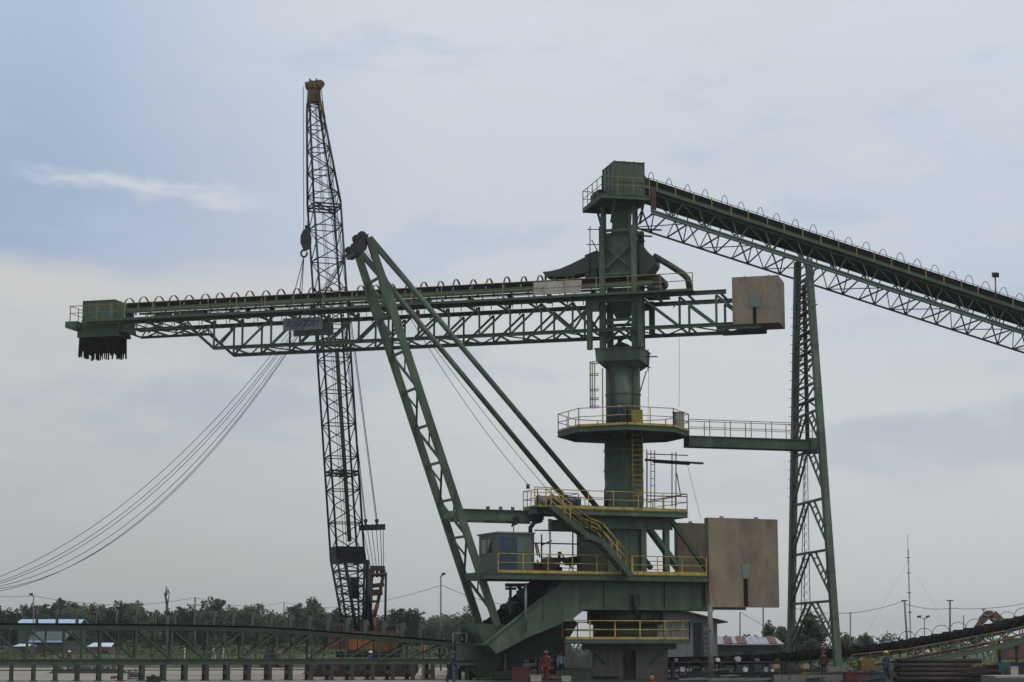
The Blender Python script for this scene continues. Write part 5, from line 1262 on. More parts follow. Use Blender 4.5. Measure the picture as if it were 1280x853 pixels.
T['j'] = pole('lamp_post', 'short post with two floodlights between radio mast and upright pole', 1155.5, 773, 190, .06, lamp=(-.5, .35), cat='lamp post')
T['k'] = pole('utility_pole', 'faint thin post right of the upright utility pole', 1204.5, 769, 220, .08)
T['l'] = pole('utility_pole', 'small post rising behind the excavator arm', 1229.5, 762, 200, .07, arms=((.0, .2),))
T['m'] = pole('utility_pole', 'shortest thin post, behind the belt hoops left of the radio mast', 1109, 788, 215, .07)
rm = thing('radio_mast', 'tallest thin guyed radio mast standing against the sky at right', 'radio mast', foot(1138.5, 240)); mb = MB()
q = foot(1139, 240); tp = at(1134.5, 668, 240)
for k in range(3):
    o3 = V((.07*cos(2.1*k), .07*sin(2.1*k), 0)); mb.tube(q+o3, tp.lerp(q, .12)+o3, .022, 5)
mb.tube(tp.lerp(q, .13), tp, .03, 5)
for k in range(40): c = q.lerp(tp, .88*k/40); o3 = [V((.07*cos(2.1*j), .07*sin(2.1*j), 0)) for j in range(3)]; mb.tube(c+o3[k % 3], q.lerp(tp, .88*(k+1)/40)+o3[(k+1) % 3], .02, 4)
for f_ in (.25, .4, .55, .7, .82): c = q.lerp(tp, f_); mb.beam(c-V((.22, 0, 0)), c+V((.22, 0, 0)), .1)
mb.build('lattice_shaft', DARK, rm); mb = MB()
for f_, dx in ((.8, -7), (.8, 8)): mb.tube(q.lerp(tp, f_), q+V((dx, 4, 0)), .008, 4)
mb.build('guy_wire', ROPE, rm)
lm = thing('lattice_tower', 'thin distant lattice tower seen between the trestle legs', 'lattice tower', foot(1006, 230)); mb = MB(); Y = 230
bt_ = [foot(1000, Y), foot(1014, Y), foot(1007, Y)+V((0, 1.2, 0))]; tt_ = [at(1005, 560, Y), at(1009, 560, Y), at(1007, 560, Y)+V((0, .4, 0))]
for a, b in zip(bt_, tt_): mb.tube(a, b, .05, 5)
for k in range(26):
    for j in range(3): mb.tube(bt_[j].lerp(tt_[j], k/26), bt_[(j+1) % 3].lerp(tt_[(j+1) % 3], (k+1)/26), .025, 4)
mb.build('lattice_shaft', STEEL, lm)
def wire(a, b, sag, label, r=.022):
    mb = MB(); mb.path(catenary(a, b, sag, 16), r, 4); tag(mb.build('power_line', ROPE, None, V(a)), label, 'power line', 'overhead wires')
wire(at(-60, 739, 200), T['a'], .3, 'overhead wire entering from the left edge to the left lamp post')
wire(T['a'], T['b'], .9, 'overhead wire from the left lamp post to the utility pole by the dead tree')
wire(T['b'], T['d'], .8, 'overhead wire from the utility pole to the thin distant pole')
wire(T['d'], at(551, 732, 170), 1.3, 'overhead wire rising from the treeline to the tall lamp post')
wire(at(551, 731, 170), at(640, 757, 170), .3, 'overhead wire falling from the tall lamp post behind the A-frame')
wire(at(985, 758, 185), T['h'], .9, 'overhead wire from the trestle to the leaning utility pole')
wire(T['h']-V((0, 0, .25)), T['i']-V((0, 0, .7)), .25, 'overhead wire between leaning pole and upright utility pole')
wire(T['i']-V((0, 0, .7)), at(1330, 742, 178), .5, 'overhead wire from the upright utility pole to the right edge')
wire(T['e'], at(990, 800, 185), .1, 'overhead wire falling right from the pole by the gabled building')
# excavator beyond the yard conveyor
ex = thing('excavator', 'brown orange excavator with bent arm raised behind the yard conveyor', 'excavator', foot(1262, 150)); Y = 150
EXM = mat('dusty_orange_paint', (.13, .075, .047), .7, var=.3, scale=2, col2=(.1, .06, .04), amt=.3)
mb = MB(); pth = [(1257, 783), (1247, 775), (1240, 768.5), (1234, 768)]; ths = [.7, .75, .75, .4]
for (a, wa), (b, wb) in zip(zip(pth, ths), list(zip(pth, ths))[1:]): mb.beam(at(*a, Y), at(*b, Y), .5, (wa+wb)/2)
mb.build('boom_arm', EXM, ex)
mb = MB(); mb.beam(at(1235.5, 767, Y), at(1227, 776, Y), .42, .55); mb.beam(at(1227.5, 775, Y), at(1220, 787, Y), .36, .4); mb.build('stick', EXM, ex)
mb = MB(); c = at(1219, 790, Y); mb.prism([c+V(p) for p in ((-.5, -.6, 0), (.4, -.6, .2), (.5, -.6, -.6), (-.1, -.6, -1.0), (-.6, -.6, -.6))], V((0, 1.2, 0))); mb.build('bucket', DARK, ex)
mb = MB(); mb.tube(at(1250, 783, Y-.3), at(1241, 773, Y-.3), .09, 8); mb.tube(at(1239, 769.5, Y-.2), at(1229, 770, Y-.2), .08, 8); mb.build('hydraulic_ram', STEEL, ex)
mb = MB(); x = gx(1252, Y); mb.box((x, Y-1.3, 1.0), (3.6, 0, 0), (0, 2.6, 0), (0, 0, 1.3)); mb.build('body', EXM, ex)
mb = MB(); mb.box((x+.1, Y-1.35, 1.2), (1.2, 0, 0), (0, 1.1, 0), (0, 0, 1.5)); cbn = mb.build('cab', EXM, ex)
mb = MB(); mb.box((x+.2, Y-1.37, 1.8), (1.0, 0, 0), (0, .015, 0), (0, 0, .8)); mb.build('window', GLASS, cbn)
for dy in (-1.4, .8):
    mb = MB(); mb.loft([[V((x-.2+.4*(1-cos(a))*0+xx, Y+dy, zz)) for xx, zz in ((.3, 0), (3.5, 0), (3.8, .4), (3.5, .85), (.3, .85), (0, .4))], [V((x-.2+xx, Y+dy+.6, zz)) for xx, zz in ((.3, 0), (3.5, 0), (3.8, .4), (3.5, .85), (.3, .85), (0, .4))]]) if False else mb.prism([V((x-.2+xx, Y+dy, zz)) for xx, zz in ((.3, 0), (3.5, 0), (3.8, .4), (3.5, .85), (.3, .85), (0, .4))], V((0, .6, 0))); mb.build('track', DARK, ex)
# ================================================================== people
SKIN = mat('skin', (.22, .12, .075), .6, var=.08)
def skinmesh(name, joints, edges, mt, parent, sub=1):
    """continuous surface grown round a joint skeleton; joints: {key: (xyz, radius)}"""
    keys = list(joints); me = bpy.data.meshes.new('sk'); ob = bpy.data.objects.new('sk', me); COL.objects.link(ob)
    me.from_pydata([joints[k][0] for k in keys], [(keys.index(a), keys.index(b)) for a, b in edges], [])
    md = ob.modifiers.new('s', 'SKIN')
    for i, k in enumerate(keys):
        r = joints[k][1]; me.skin_vertices[0].data[i].radius = (r if isinstance(r, tuple) else (r, r)); me.skin_vertices[0].data[i].use_root = (i == 0)
    md.use_smooth_shade = True
    m2 = ob.modifiers.new('u', 'SUBSURF'); m2.levels = m2.render_levels = sub
    bpy.context.view_layer.update()
    out = bpy.data.meshes.new_from_object(ob.evaluated_get(bpy.context.evaluated_depsgraph_get()))
    bpy.data.objects.remove(ob); bpy.data.meshes.remove(me)
    out.materials.clear(); out.materials.append(mt)
    for p in out.polygons: p.use_smooth = True
    o = bpy.data.objects.new(name, out); COL.objects.link(o); o.parent = parent; return o
def person(label, loc, yaw, shirt, trousers, helmet, h=1.70, bend=0, stride=.12, arms=(10, 15), crouch=0, vest=None):
    root = thing('person', label, 'person', loc); root.rotation_euler = (0, 0, yaw)
    k = h/1.70; hip = V((0, 0, .90*k-crouch*.45)); b = R(bend)
    def tor(d): return hip+V((0, -sin(b)*d, cos(b)*d))*k        # figure faces -y
    neck, head = tor(.53), tor(.53)+V((0, -.03-.03*sin(b), .12))*k
    J = {'hip': (hip, .115*k), 'belly': (tor(.16), .11*k), 'chest': (tor(.36), (.135*k, .115*k)), 'base': (tor(.47), .085*k), 'neck': (neck, .055*k), 'head': (head, .082*k), 'crown': (head+V((0, .01, .09)), .075*k),
         'nose': (head+V((0, -.10, -.01))*k, .014)}
    E = [('hip', 'belly'), ('belly', 'chest'), ('chest', 'base'), ('base', 'neck'), ('neck', 'head'), ('head', 'crown'), ('head', 'nose')]
    C = {}                                                         # clothing joints
    for sd, nm in ((-1, 'l'), (1, 'r')):
        a = R(arms[0] if sd < 0 else arms[1]); shp = tor(.45)+V((sd*.18*k, 0, 0))
        el = shp+V((sd*.05, -sin(a)*.12, -.28))*k; wr = el+V((-sd*.01, -sin(a)*.9*.25-.02, -.25*cos(a)))*k
        J['sh'+nm] = (shp, .06*k); J['el'+nm] = (el, .042*k); J['wr'+nm] = (wr, .028*k)
        d = (wr-el).normalized(); pm = wr+d*.075; J['pm'+nm] = (pm, .034)
        E += [('base', 'sh'+nm), ('sh'+nm, 'el'+nm), ('el'+nm, 'wr'+nm), ('wr'+nm, 'pm'+nm)]
        for f in range(4):
            q = pm+d*.05+V((0, (f-1.5)*.021, 0)); q2 = q+d*(.035, .045, .042, .03)[f]+V((-sd*.02, -.004, 0))
            J[f'k{f}'+nm] = (q, .0095); J[f'f{f}'+nm] = (q2, .008); E += [('pm'+nm, f'k{f}'+nm), (f'k{f}'+nm, f'f{f}'+nm)]
        th = wr+d*.05+V((0, -.045, 0)); J['th'+nm] = (th, .011); J['tt'+nm] = (th+d*.035+V((-sd*.012, -.01, 0)), .009); E += [('wr'+nm, 'th'+nm), ('th'+nm, 'tt'+nm)]
        fy = -sd*stride; hp_ = hip+V((sd*.09*k, 0, -.03)); ank = V((sd*.10*k, fy+.02, .085)); kn = hp_.lerp(ank, .5)+V((0, -.05-crouch*.33, 0))
        J['hp'+nm] = (hp_, .095*k); J['kn'+nm] = (kn, .06*k); J['an'+nm] = (ank, .042*k); J['to'+nm] = (V((ank.x+sd*.02, ank.y-.17, .035)), .032)
        E += [('hip', 'hp'+nm), ('hp'+nm, 'kn'+nm), ('kn'+nm, 'an'+nm), ('an'+nm, 'to'+nm)]
    skinmesh('body', J, E, SKIN, root)
    g = lambda ks, ex: {q: (J[q][0], tuple(x+ex for x in J[q][1]) if isinstance(J[q][1], tuple) else J[q][1]+ex) for q in ks}
    skinmesh('shirt', g(['belly', 'chest', 'base', 'hip'] + [a+s for a in ('sh', 'el', 'wr') for s in 'lr'], .02), [('hip', 'belly'), ('belly', 'chest'), ('chest', 'base')]+[e for s in 'lr' for e in (('base', 'sh'+s), ('sh'+s, 'el'+s), ('el'+s, 'wr'+s))], shirt, root)
    skinmesh('trousers', g(['hip']+[a+s for a in ('hp', 'kn', 'an') for s in 'lr'], .016), [e for s in 'lr' for e in (('hip', 'hp'+s), ('hp'+s, 'kn'+s), ('kn'+s, 'an'+s))], trousers, root)
    bt = {}; be = []
    for s in 'lr':
        mbj = {'an'+s: (J['an'+s][0], .062), 'to'+s: (J['to'+s][0], .046)}; skinmesh('boot', mbj, [('an'+s, 'to'+s)], DARK, root)
    mb = MB(); hc = head+V((0, .0, .05)); mb.sphere(hc, .135*k, 12, 6, .95, 0.0); mb.tube(hc+V((0, -.03, -.01)), hc+V((0, -.03, .012)), .165*k, 14); 
    mb.v = [V(p)+ORG[root.name] for p in mb.v]; mb.build('hard_hat', helmet, root)
    mb = MB()
    for sx_ in (-.03, .03): mb.sphere(head+V((sx_, -.083, .015))*k, .013, 6, 4)
    mb.v = [V(p)+ORG[root.name] for p in mb.v]; mb.build('eye', DARK, root)
    return root
cl = lambda n, c: mat(n, c, .85, var=.15, scale=5)
NAVY, REDC, BLK, WH, KH = cl('navy_cloth', (.02, .03, .075)), cl('red_cloth', (.10, .015, .014)), cl('black_cloth', (.018, .018, .02)), mat('white_helmet', (.7, .7, .68), .3, var=.05), cl('khaki_cloth', (.12, .10, .07))
YH, RH, BH, ORC = mat('yellow_helmet', (.55, .40, .03), .3, var=.05), mat('red_helmet', (.2, .03, .025), .3, var=.05), mat('blue_helmet', (.025, .04, .1), .3, var=.05), cl('orange_cloth', (.2, .055, .015))
person('worker in red shirt and white hard hat on the sand behind the ground conveyor', foot(86, 190), R(15), REDC, BLK, WH, 1.72, 8, .22, (15, 30))
person('worker in navy blue overalls stooping in front of the ground conveyor head', foot(562, 107.5), R(70), NAVY, NAVY, BH, 1.72, 18, .16, (25, 40))
person('worker in blue with white hard hat standing beside the crane track', foot(463, 128), R(10), cl('mid_blue_cloth', (.05, .10, .2)), BLK, WH, 1.70)
person('worker in dark blue standing against the column on the octagonal platform', V((gx(774, MY-1.75, zo), MY-1.75, zo)), R(170), NAVY, NAVY, BH, 1.68, 0, .03)
person('worker in red jacket at the foot of the trestle', foot(1030, 119.5), R(200), REDC, BLK, RH, 1.72)
person('worker with yellow hard hat and blue jacket near the blue drum box', foot(1108, 114), R(40), NAVY, BLK, YH, 1.70)
person('worker in red coverall standing among the stores left of the pedestal', foot(683, 108), R(-20), REDC, REDC, RH, 1.70)
person('worker in pale blue shirt and red hard hat left of the pedestal', foot(701, 117), R(25), cl('pale_blue_cloth', (.22, .30, .42)), BLK, RH, 1.70)
# ================================================================== stores and clutter on the yard
def wbox(x0, x1, ytop, Y, d, m, name, label, cat, ybot=None, detail='crate', group=None):
    """a crate/container/tank standing on the ground (or on a stack when ybot is given), with ribs and a lid edge"""
    z0 = 0.0 if ybot is None else max(0, hgt(ybot, Y)); z1 = max(z0+.12, hgt(ytop, Y)); a, b = gx(x0, Y, z1), gx(x1, Y, z1)
    r_ = thing(name, label, cat, ((a+b)/2, Y+d/2, z0), group)
    mb = MB(); mb.box((a, Y, z0), (b-a, 0, 0), (0, d, 0), (0, 0, z1-z0)); mb.build('body', m, r_)
    mb = MB(); e = .04
    if detail == 'crate':
        n = max(2, int((b-a)/.45))
        for i in range(n+1): x = a+(b-a)*i/n; mb.box((x-.03, Y-.025, z0), (.06, 0, 0), (0, .022, 0), (0, 0, z1-z0))
        mb.box((a-e, Y-e, z1), (b-a+2*e, 0, 0), (0, d+2*e, 0), (0, 0, .05))
    else:
        mb.box((a+.1, Y-.02, z0+.1), (b-a-.2, 0, 0), (0, .017, 0), (0, 0, .05)); mb.box((a-e, Y-e, z1), (b-a+2*e, 0, 0), (0, d+2*e, 0), (0, 0, .06))
        mb.tube((a+.3, Y+d/2, z1+.05), (a+.3, Y+d/2, z1+.15), .12, 10)
    mb.build('lid', m, r_); return r_
TEAL = mat('teal_paint', (.075, .19, .17), .6, var=.15, scale=1.5, col2=(.12, .10, .08), amt=.15)
DRED = mat('faded_red', (.085, .018, .016), .7, var=.25, scale=1.5, col2=(.06, .03, .02), amt=.2)
DBLUE = mat('drum_blue', (.018, .036, .066), .6, var=.2, scale=1.5)
CREAM = mat('cream_sack', (.42, .37, .31), .85, var=.12, scale=3, col2=(.3, .25, .2), amt=.2)
wbox(1058, 1087.5, 841.5, 108, 1.2, DRED, 'steel_tank', 'long dark red steel tank beside the blue one in the right foreground', 'tank', detail='tank')
wbox(1088.5, 1108, 841.5, 108, 1.1, DBLUE, 'steel_tank', 'blue steel tank next to the dark red one in the right foreground', 'tank', detail='tank')
wbox(1249, 1262, 829.5, 131, 1.2, TEAL, 'crate', 'pale teal crate standing on the pale strip at far right', 'crate')
wbox(1234, 1248, 832.5, 131.5, 1.2, DRED, 'crate', 'dark red crate directly left of the teal crate', 'crate')
wbox(1222.5, 1232.5, 834.5, 130, 1.0, DRED, 'crate', 'lowest and smallest dark red crate, left end of the crate row', 'crate')
wbox(1264, 1272, 834.5, 130, .8, CREAM, 'crate', 'small cream crate with pale lid right of the teal crate', 'crate')
mb = MB(); Y = 109.5                                # low block wall
a, b = gx(968, Y), gx(1058, Y); n = 9
for i in range(n):
    mb.box((a+(b-a)*i/n, Y, 0), ((b-a)/n-.02, 0, 0), (0, .5, 0), (0, 0, hgt(844, Y)))
tag(mb.build('barrier_wall', CONC2, None, ((a+b)/2, Y, 0)), 'low grey concrete block wall in the right foreground before the trestle', 'wall')
mb = MB(); Y = 128; a, b = gx(1225, Y), gx(1330, Y); mb.box((a, Y-4, .004), (b-a, 0, 0), (0, 6, 0), (0, 0, .12)); tag(mb.build('concrete_slab', mat('pale_slab', (.3, .28, .25), .9, var=.15, scale=.5), None, ((a+b)/2, Y, 0)), 'pale concrete slab under the crates at far right', 'slab')
# stacked dark pipes
PIPE = mat('rusty_pipe', (.028, .023, .019), .7, .2, var=.4, scale=2, col2=(.05, .027, .018), amt=.35)
k = 0
for row, (n, x0) in enumerate(((7, 0), (6, .5), (5, 1.0), (4, 1.5), (3, 2))):
    for i in range(n):
        Y = 108.5+(i+x0)*.29; z = .15+row*.25; a, b = gx(1121+rnd.uniform(-4, 9), Y), gx(1222+rnd.uniform(-18, 6), Y)
        mb = MB(); nn = 14; mb.loft([[V((x, Y+r*cos(2*pi*j/nn), z+r*sin(2*pi*j/nn))) for j in range(nn)] for x, r in ((a, .11), (a, .14), (b, .14), (b, .11))], True, False)
        mb.tube((a+.05, Y, z), (b-.05, Y, z), .11, nn); tag(mb.build('steel_pipe', PIPE, None, ((a+b)/2, Y, z)), 'long dark rusty pipe in the stack in the right foreground', 'pipe', 'stacked rusty pipes')
mb = MB(); Y = 119; a, b = gx(1140, Y), gx(1203, Y); N_ = 22                  # blue tarpaulin over a heap
rows = []; rg = random.Random(2)
for j in range(9):
    rows.append([V((a+(b-a)*i/N_, Y+2.6*j/8, (1.0*sin(pi*j/8)**.6 if 0 < j < 8 else 0)*(min(1, i/3, (N_-i)/3))*(.85+.3*rg.random()))) for i in range(N_+1)])
mb.add([p for r_ in rows for p in r_], [(j*(N_+1)+i, j*(N_+1)+i+1, (j+1)*(N_+1)+i+1, (j+1)*(N_+1)+i) for j in range(8) for i in range(N_)], True)
tag(mb.build('tarpaulin', mat('blue_tarpaulin', (.025, .035, .13), .5, var=.2, scale=2), None, ((a+b)/2, Y, 0)), 'blue tarpaulin draped over a heap under the yard conveyor', 'tarpaulin')
# yellow compressor and bits
cp = thing('compressor', 'yellow towable compressor with sloping hood between trestle foot and the blue tank', 'compressor', foot(1084, 122)); Y = 122
a, b = gx(1077, Y), gx(1096, Y); mb = MB(); mb.prism([V((a, Y, .45)), V((b, Y, .45)), V((b, Y, .8)), V((b-.35, Y, 1.2)), V((a+.2, Y, 1.3)), V((a, Y, 1.1))], V((0, 1.2, 0))); mb.build('hood', mat('machine_yellow', (.15, .10, .02), .5, var=.25, scale=2, col2=(.1, .07, .03), amt=.25), cp)
mb = MB()
for x in (a+.25, b-.3): mb.tube((x, Y-.08, .28), (x, Y+.1, .28), .28, 14)
mb.beam((a, Y+.6, .4), (a-.9, Y+.6, .35), .08); mb.build('wheel', DARK, cp)
DRUM = lambda px, Y, m, lb, z=0, grp=None, r=.29: tag(MB().loft([[V((gx(px, Y)+rr*cos(2*pi*i/16), Y+rr*sin(2*pi*i/16), z+h)) for i in range(16)] for rr, h in ((r, 0), (r, .28), (r+.02, .29), (r, .31), (r, .58), (r+.02, .59), (r, .61), (r, .88), (r*.93, .885))], True).build('oil_drum', m, None, (gx(px, Y), Y, z)), lb, 'drum', grp)
YDR = mat('drum_yellow', (.17, .12, .03), .5, var=.2, scale=2, col2=(.1, .07, .03), amt=.3)
DRUM(1006, 118, YDR, 'yellow drum just left of the red jacketed worker'); DRUM(969, 122, YDR, 'yellow drum beside the grey timber pole side, left of the block wall')
DRUM(896, 121, CREAM, 'pale drum close to the foot of the grey timber pole'); DRUM(872, 122, mat('drum_olive', (.16, .12, .05), .6), 'olive drum between pedestal and timber pole')
# left of the pedestal: racks of red and cream stores
rk = thing('store_rack', 'dark steel store rack with plank shelves left of the pedestal', 'rack', foot(672, 122)); Y = 122; mb = MB()
for px in (643, 672, 705):
    for dy in (0, 1.2): mb.beam((gx(px, Y), Y+dy, 0), (gx(px, Y), Y+dy, 1.9), .09)
mb.build('rack_post', DARK, rk); mb = MB()
for z in (.35, .95, 1.55): mb.box((gx(641, Y), Y-.05, z), (gx(707, Y)-gx(641, Y), 0, 0), (0, 1.3, 0), (0, 0, .06))
mb.build('shelf', RUSTM, rk)
zs = 1.01
for px, w, m, nm, lb in ((646, 6, CREAM, 'sack', 'leftmost cream sack on the middle shelf of the store rack'), (652.5, 5.5, DRED, 'paint_can', 'left red can on the middle shelf'), (658, 4, CREAM, 'sack', 'small cream sack between the two red cans on the shelf'), (665, 8, DRED, 'paint_can', 'larger right red can on the middle shelf'), (673.5, 5, CREAM, 'sack', 'cream sack right of the larger red can'), (679, 4, CREAM, 'sack', 'narrow cream sack next to the standing red worker'), (687, 9, WHITEP, 'carton', 'white carton on the shelf behind the red worker'), (704, 5, WHITEP, 'carton', 'white carton at the right end of the shelf')):
    x = gx(px, Y); ww = w/2400*Y
    mb = MB()
    if nm == 'sack':
        mb.sphere((x, Y+.4, zs+.2), ww/2*1.05, 10, 6, .9); mb.tube((x, Y+.4, zs+.3), (x, Y+.4, zs+.42), .06, 6)
    elif nm == 'paint_can':
        mb.tube((x, Y+.4, zs), (x, Y+.4, zs+.42), ww/2, 14); mb.tube((x, Y+.4, zs+.42), (x, Y+.4, zs+.45), ww/2+.02, 14)
    else:
        mb.box((x-ww/2, Y+.15, zs), (ww, 0, 0), (0, .5, 0), (0, 0, .36)); mb.box((x-ww/2-.01, Y+.14, zs+.36), (ww+.02, 0, 0), (0, .25, 0), (0, .01, .02))
    tag(mb.build(nm, m, None, (x, Y, zs)), lb, {'sack': 'sack', 'paint_can': 'can', 'carton': 'carton'}[nm])
wbox(641, 661, 836, 111, 1.2, DRED, 'tool_chest', 'dark red tool chest on the ground in front of the store rack', 'tool chest')
wbox(664, 676, 846, 110, .7, CREAM, 'crate', 'low cream crate on the ground right of the dark red tool chest', 'crate')
wbox(703, 713, 846.5, 110, .6, CREAM, 'crate', 'low cream crate on the ground near the left edge of the pedestal', 'crate')
wbox(716, 740, 838, 114, 1.5, DGREEN, 'generator_box', 'dark green generator box left against the pedestal', 'generator')
wbox(673, 693, 809, 150, 3, mat('red_brown_hut', (.07, .03, .026), .8, var=.3), 'site_hut', 'dark red brown site hut with small window behind the store rack', 'hut')
# rack of pale pipes / ladders under the yard conveyor, behind the timber pole
r6 = random.Random(9)
pr = thing('pipe_rack', 'low dark pipe rack under the yard conveyor between pedestal and trestle', 'rack', foot(910, 117)); Y = 117; mb = MB()
for px in range(842, 985, 20):
    for dy in (0, 1.4): mb.beam((gx(px, Y), Y+dy, 0), (gx(px, Y), Y+dy, 1.05), .1)
for z in (.4, 1.0): mb.box((gx(840, Y), Y-.1, z), (gx(985, Y)-gx(840, Y), 0, 0), (0, 1.6, 0), (0, 0, .07))
mb.build('rack_frame', DARK, pr)
for i in range(16):
    px = 846+i*8.6+r6.uniform(-1.5, 1.5); x = gx(px, Y); w = r6.uniform(.12, .3); z = .47 if i % 3 else 1.07
    mb = MB(); mb.tube((x, Y+.1, z+w/2), (x, Y+1.2, z+w/2), w/2, 10); mb.tube((x, Y+.06, z+w/2), (x, Y+.11, z+w/2), w/2+.03, 10)
    tag(mb.build('pipe_end', [STEEL, CREAM, WHITEP, DARK][i % 4], None, (x, Y, z)), 'short flanged pipe end lying on the low pipe rack under the yard conveyor', 'pipe', 'pipe ends on the rack')
for i in range(7):
    px = 850+i*17+r6.uniform(-4, 4); Y2 = 111+r6.uniform(-1, 2); L_ = r6.uniform(1.2, 3.2); an = r6.uniform(-.3, .3); x = gx(px, Y2)
    mb = MB(); z = .06+.05*(i % 2); mb.beam((x, Y2, z), (x+L_*cos(an), Y2+L_*sin(an), z+r6.uniform(0, .12)), .22, .09); tag(mb.build('timber_plank', mat('plank_wood', (.2, .16, .11), .9, var=.3, scale=3), None, (x, Y2, z)), 'loose timber plank lying on the dark ground right of the pedestal', 'plank', 'loose planks on the ground')
# dark heap, rubble, edge objects on the sand
hp_m = mat('dark_heap', (.025, .022, .022), .95, var=.5, scale=2)
mb = MB(); Y = 149; a, b = gx(57, Y), gx(160, Y); N_ = 44; rows = []; rg = random.Random(6)
for j in range(7): rows.append([V((a+(b-a)*i/N_, Y+2.2*j/6, (sin(pi*j/6) if 0 < j < 6 else 0)*.48*(.35+.9*rg.random())*min(1, i/5, (N_-i)/9))) for i in range(N_+1)])
mb.add([p for r_ in rows for p in r_], [(j*(N_+1)+i, j*(N_+1)+i+1, (j+1)*(N_+1)+i+1, (j+1)*(N_+1)+i) for j in range(6) for i in range(N_)], True)
tag(mb.build('hose_heap', hp_m, None, ((a+b)/2, Y, 0)), 'long low dark heap of folded sheeting on the sand at left', 'heap')
wbox(183, 198, 847, 107.5, .8, DARK, 'equipment_box', 'dark equipment box on the sand before the ground conveyor', 'box', detail='tank')
pf = thing('pump_frame', 'small rusty pump on a frame on the sand by the conveyor legs', 'pump', foot(168, 118)); Y = 118; x = gx(160, Y)
mb = MB()
for dx in (0, .8): mb.beam((x+dx, Y, 0), (x+dx, Y, .55), .06); mb.beam((x+dx, Y+.5, 0), (x+dx, Y+.5, .55), .06)
for z in (.05, .55): mb.beam((x, Y, z), (x+.8, Y, z), .06); mb.beam((x, Y+.5, z), (x+.8, Y+.5, z), .06)
mb.build('frame', RUSTM, pf); mb = MB(); mb.tube((x+.1, Y+.25, .3), (x+.7, Y+.25, .3), .18, 12); mb.tube((x+.4, Y+.25, .3), (x+.4, Y+.25, .62), .07, 8); mb.build('pump_body', STEEL, pf)
mb = MB(); x = gx(138, 120); mb.beam((x, 120, .08), (x+.75, 120.1, .16), .14, .14); mb.beam((x+.1, 119.9, .05), (x+.2, 120.4, .05), .1); tag(mb.build('red_bar', REDP, None, (x, 120, 0)), 'short red painted steel bar on the sand', 'steel bar')
# brown spoil and stacked plates near the crane
mb = MB(); Y = 145; a, b = gx(376, Y), gx(404, Y); rg = random.Random(3)
rows = [[V((a+(b-a)*i/12, Y+1.8*j/5, (sin(pi*j/5) if 0 < j < 5 else 0)*sin(pi*i/12)*.55*(.7+.6*rg.random()))) for i in range(13)] for j in range(6)]
mb.add([p for r_ in rows for p in r_], [(j*13+i, j*13+i+1, (j+1)*13+i+1, (j+1)*13+i) for j in range(5) for i in range(12)], True)
tag(mb.build('spoil_heap', mat('brown_spoil', (.14, .085, .06), .95, var=.3), None, ((a+b)/2, Y, 0)), 'brown spoil heap beside the crane tracks', 'heap')
for i in range(5):
    Y = 121.5; a, b = gx(527, Y), gx(541, Y); z = .02+i*.16
    mb = MB(); 
    for q in range(3): mb.box((a, Y+q*.3, z), (b-a, 0, 0), (0, .24, 0), (0, 0, .11))
    tag(mb.build('timber_mat', mat('pale_timber', (.34, .29, .23), .85, var=.2, scale=3), None, ((a+b)/2, Y, z)), 'pale timber mat in the stack between the last conveyor legs', 'timber mat', 'stacked pale timber mats')
orp = mat('orange_plastic', (.25, .09, .02), .5)
mb = MB(); x = gx(529, 123); mb.tube((x, 123, 0), (x, 123, hgt(803, 123)), .09, 10); mb.tube((x, 123, 0), (x, 123, .06), .25, 10); tag(mb.build('marker_post', orp, None, (x, 123, 0)), 'orange marker post behind the conveyor truss near its head box', 'post')

tc_ = thing('traffic_cone', 'small orange traffic cone with dark tip before the gap between the concrete piers', 'traffic cone', foot(815, 107)); q = foot(815, 107)
mb = MB(); mb.box(q+V((-.22, -.22, 0)), (.44, 0, 0), (0, .44, 0), (0, 0, .04)); mb.tube(q+V((0, 0, .04)), q+V((0, 0, .40)), .17, 16, .08); mb.build('cone_body', orp, tc_)
mb = MB(); mb.tube(q+V((0, 0, .40)), q+V((0, 0, .55)), .08, 16, .035); mb.build('tip', DARK, tc_)
mb = MB(); rg = random.Random(12); N_, J_ = 60, 14; a, b = gx(560, 165), gx(990, 165); rows = []
for j in range(J_+1):
    rows.append([V((a+(b-a)*i/N_, 158+14*j/J_, (sin(pi*j/J_) if 0 < j < J_ else 0)*(2.1+.9*sin(i*.45)+.5*sin(i*1.3)+.35*rg.random())*min(1, i/4, (N_-i)/18))) for i in range(N_+1)])
mb.add([p for r_ in rows for p in r_], [(j*(N_+1)+i, j*(N_+1)+i+1, (j+1)*(N_+1)+i+1, (j+1)*(N_+1)+i) for j in range(J_) for i in range(N_)], True)
tag(mb.build('dark_backdrop_mound', mat('backdrop_mound_dark', (.018, .018, .015), .95, var=.5, scale=1.5, col2=(.03, .035, .018), amt=.3), None, ((a+b)/2, 165, 0)), 'long added dark backdrop stockpile lying behind the base of the mast', 'mound')  # mound added as a dark backdrop under the girders

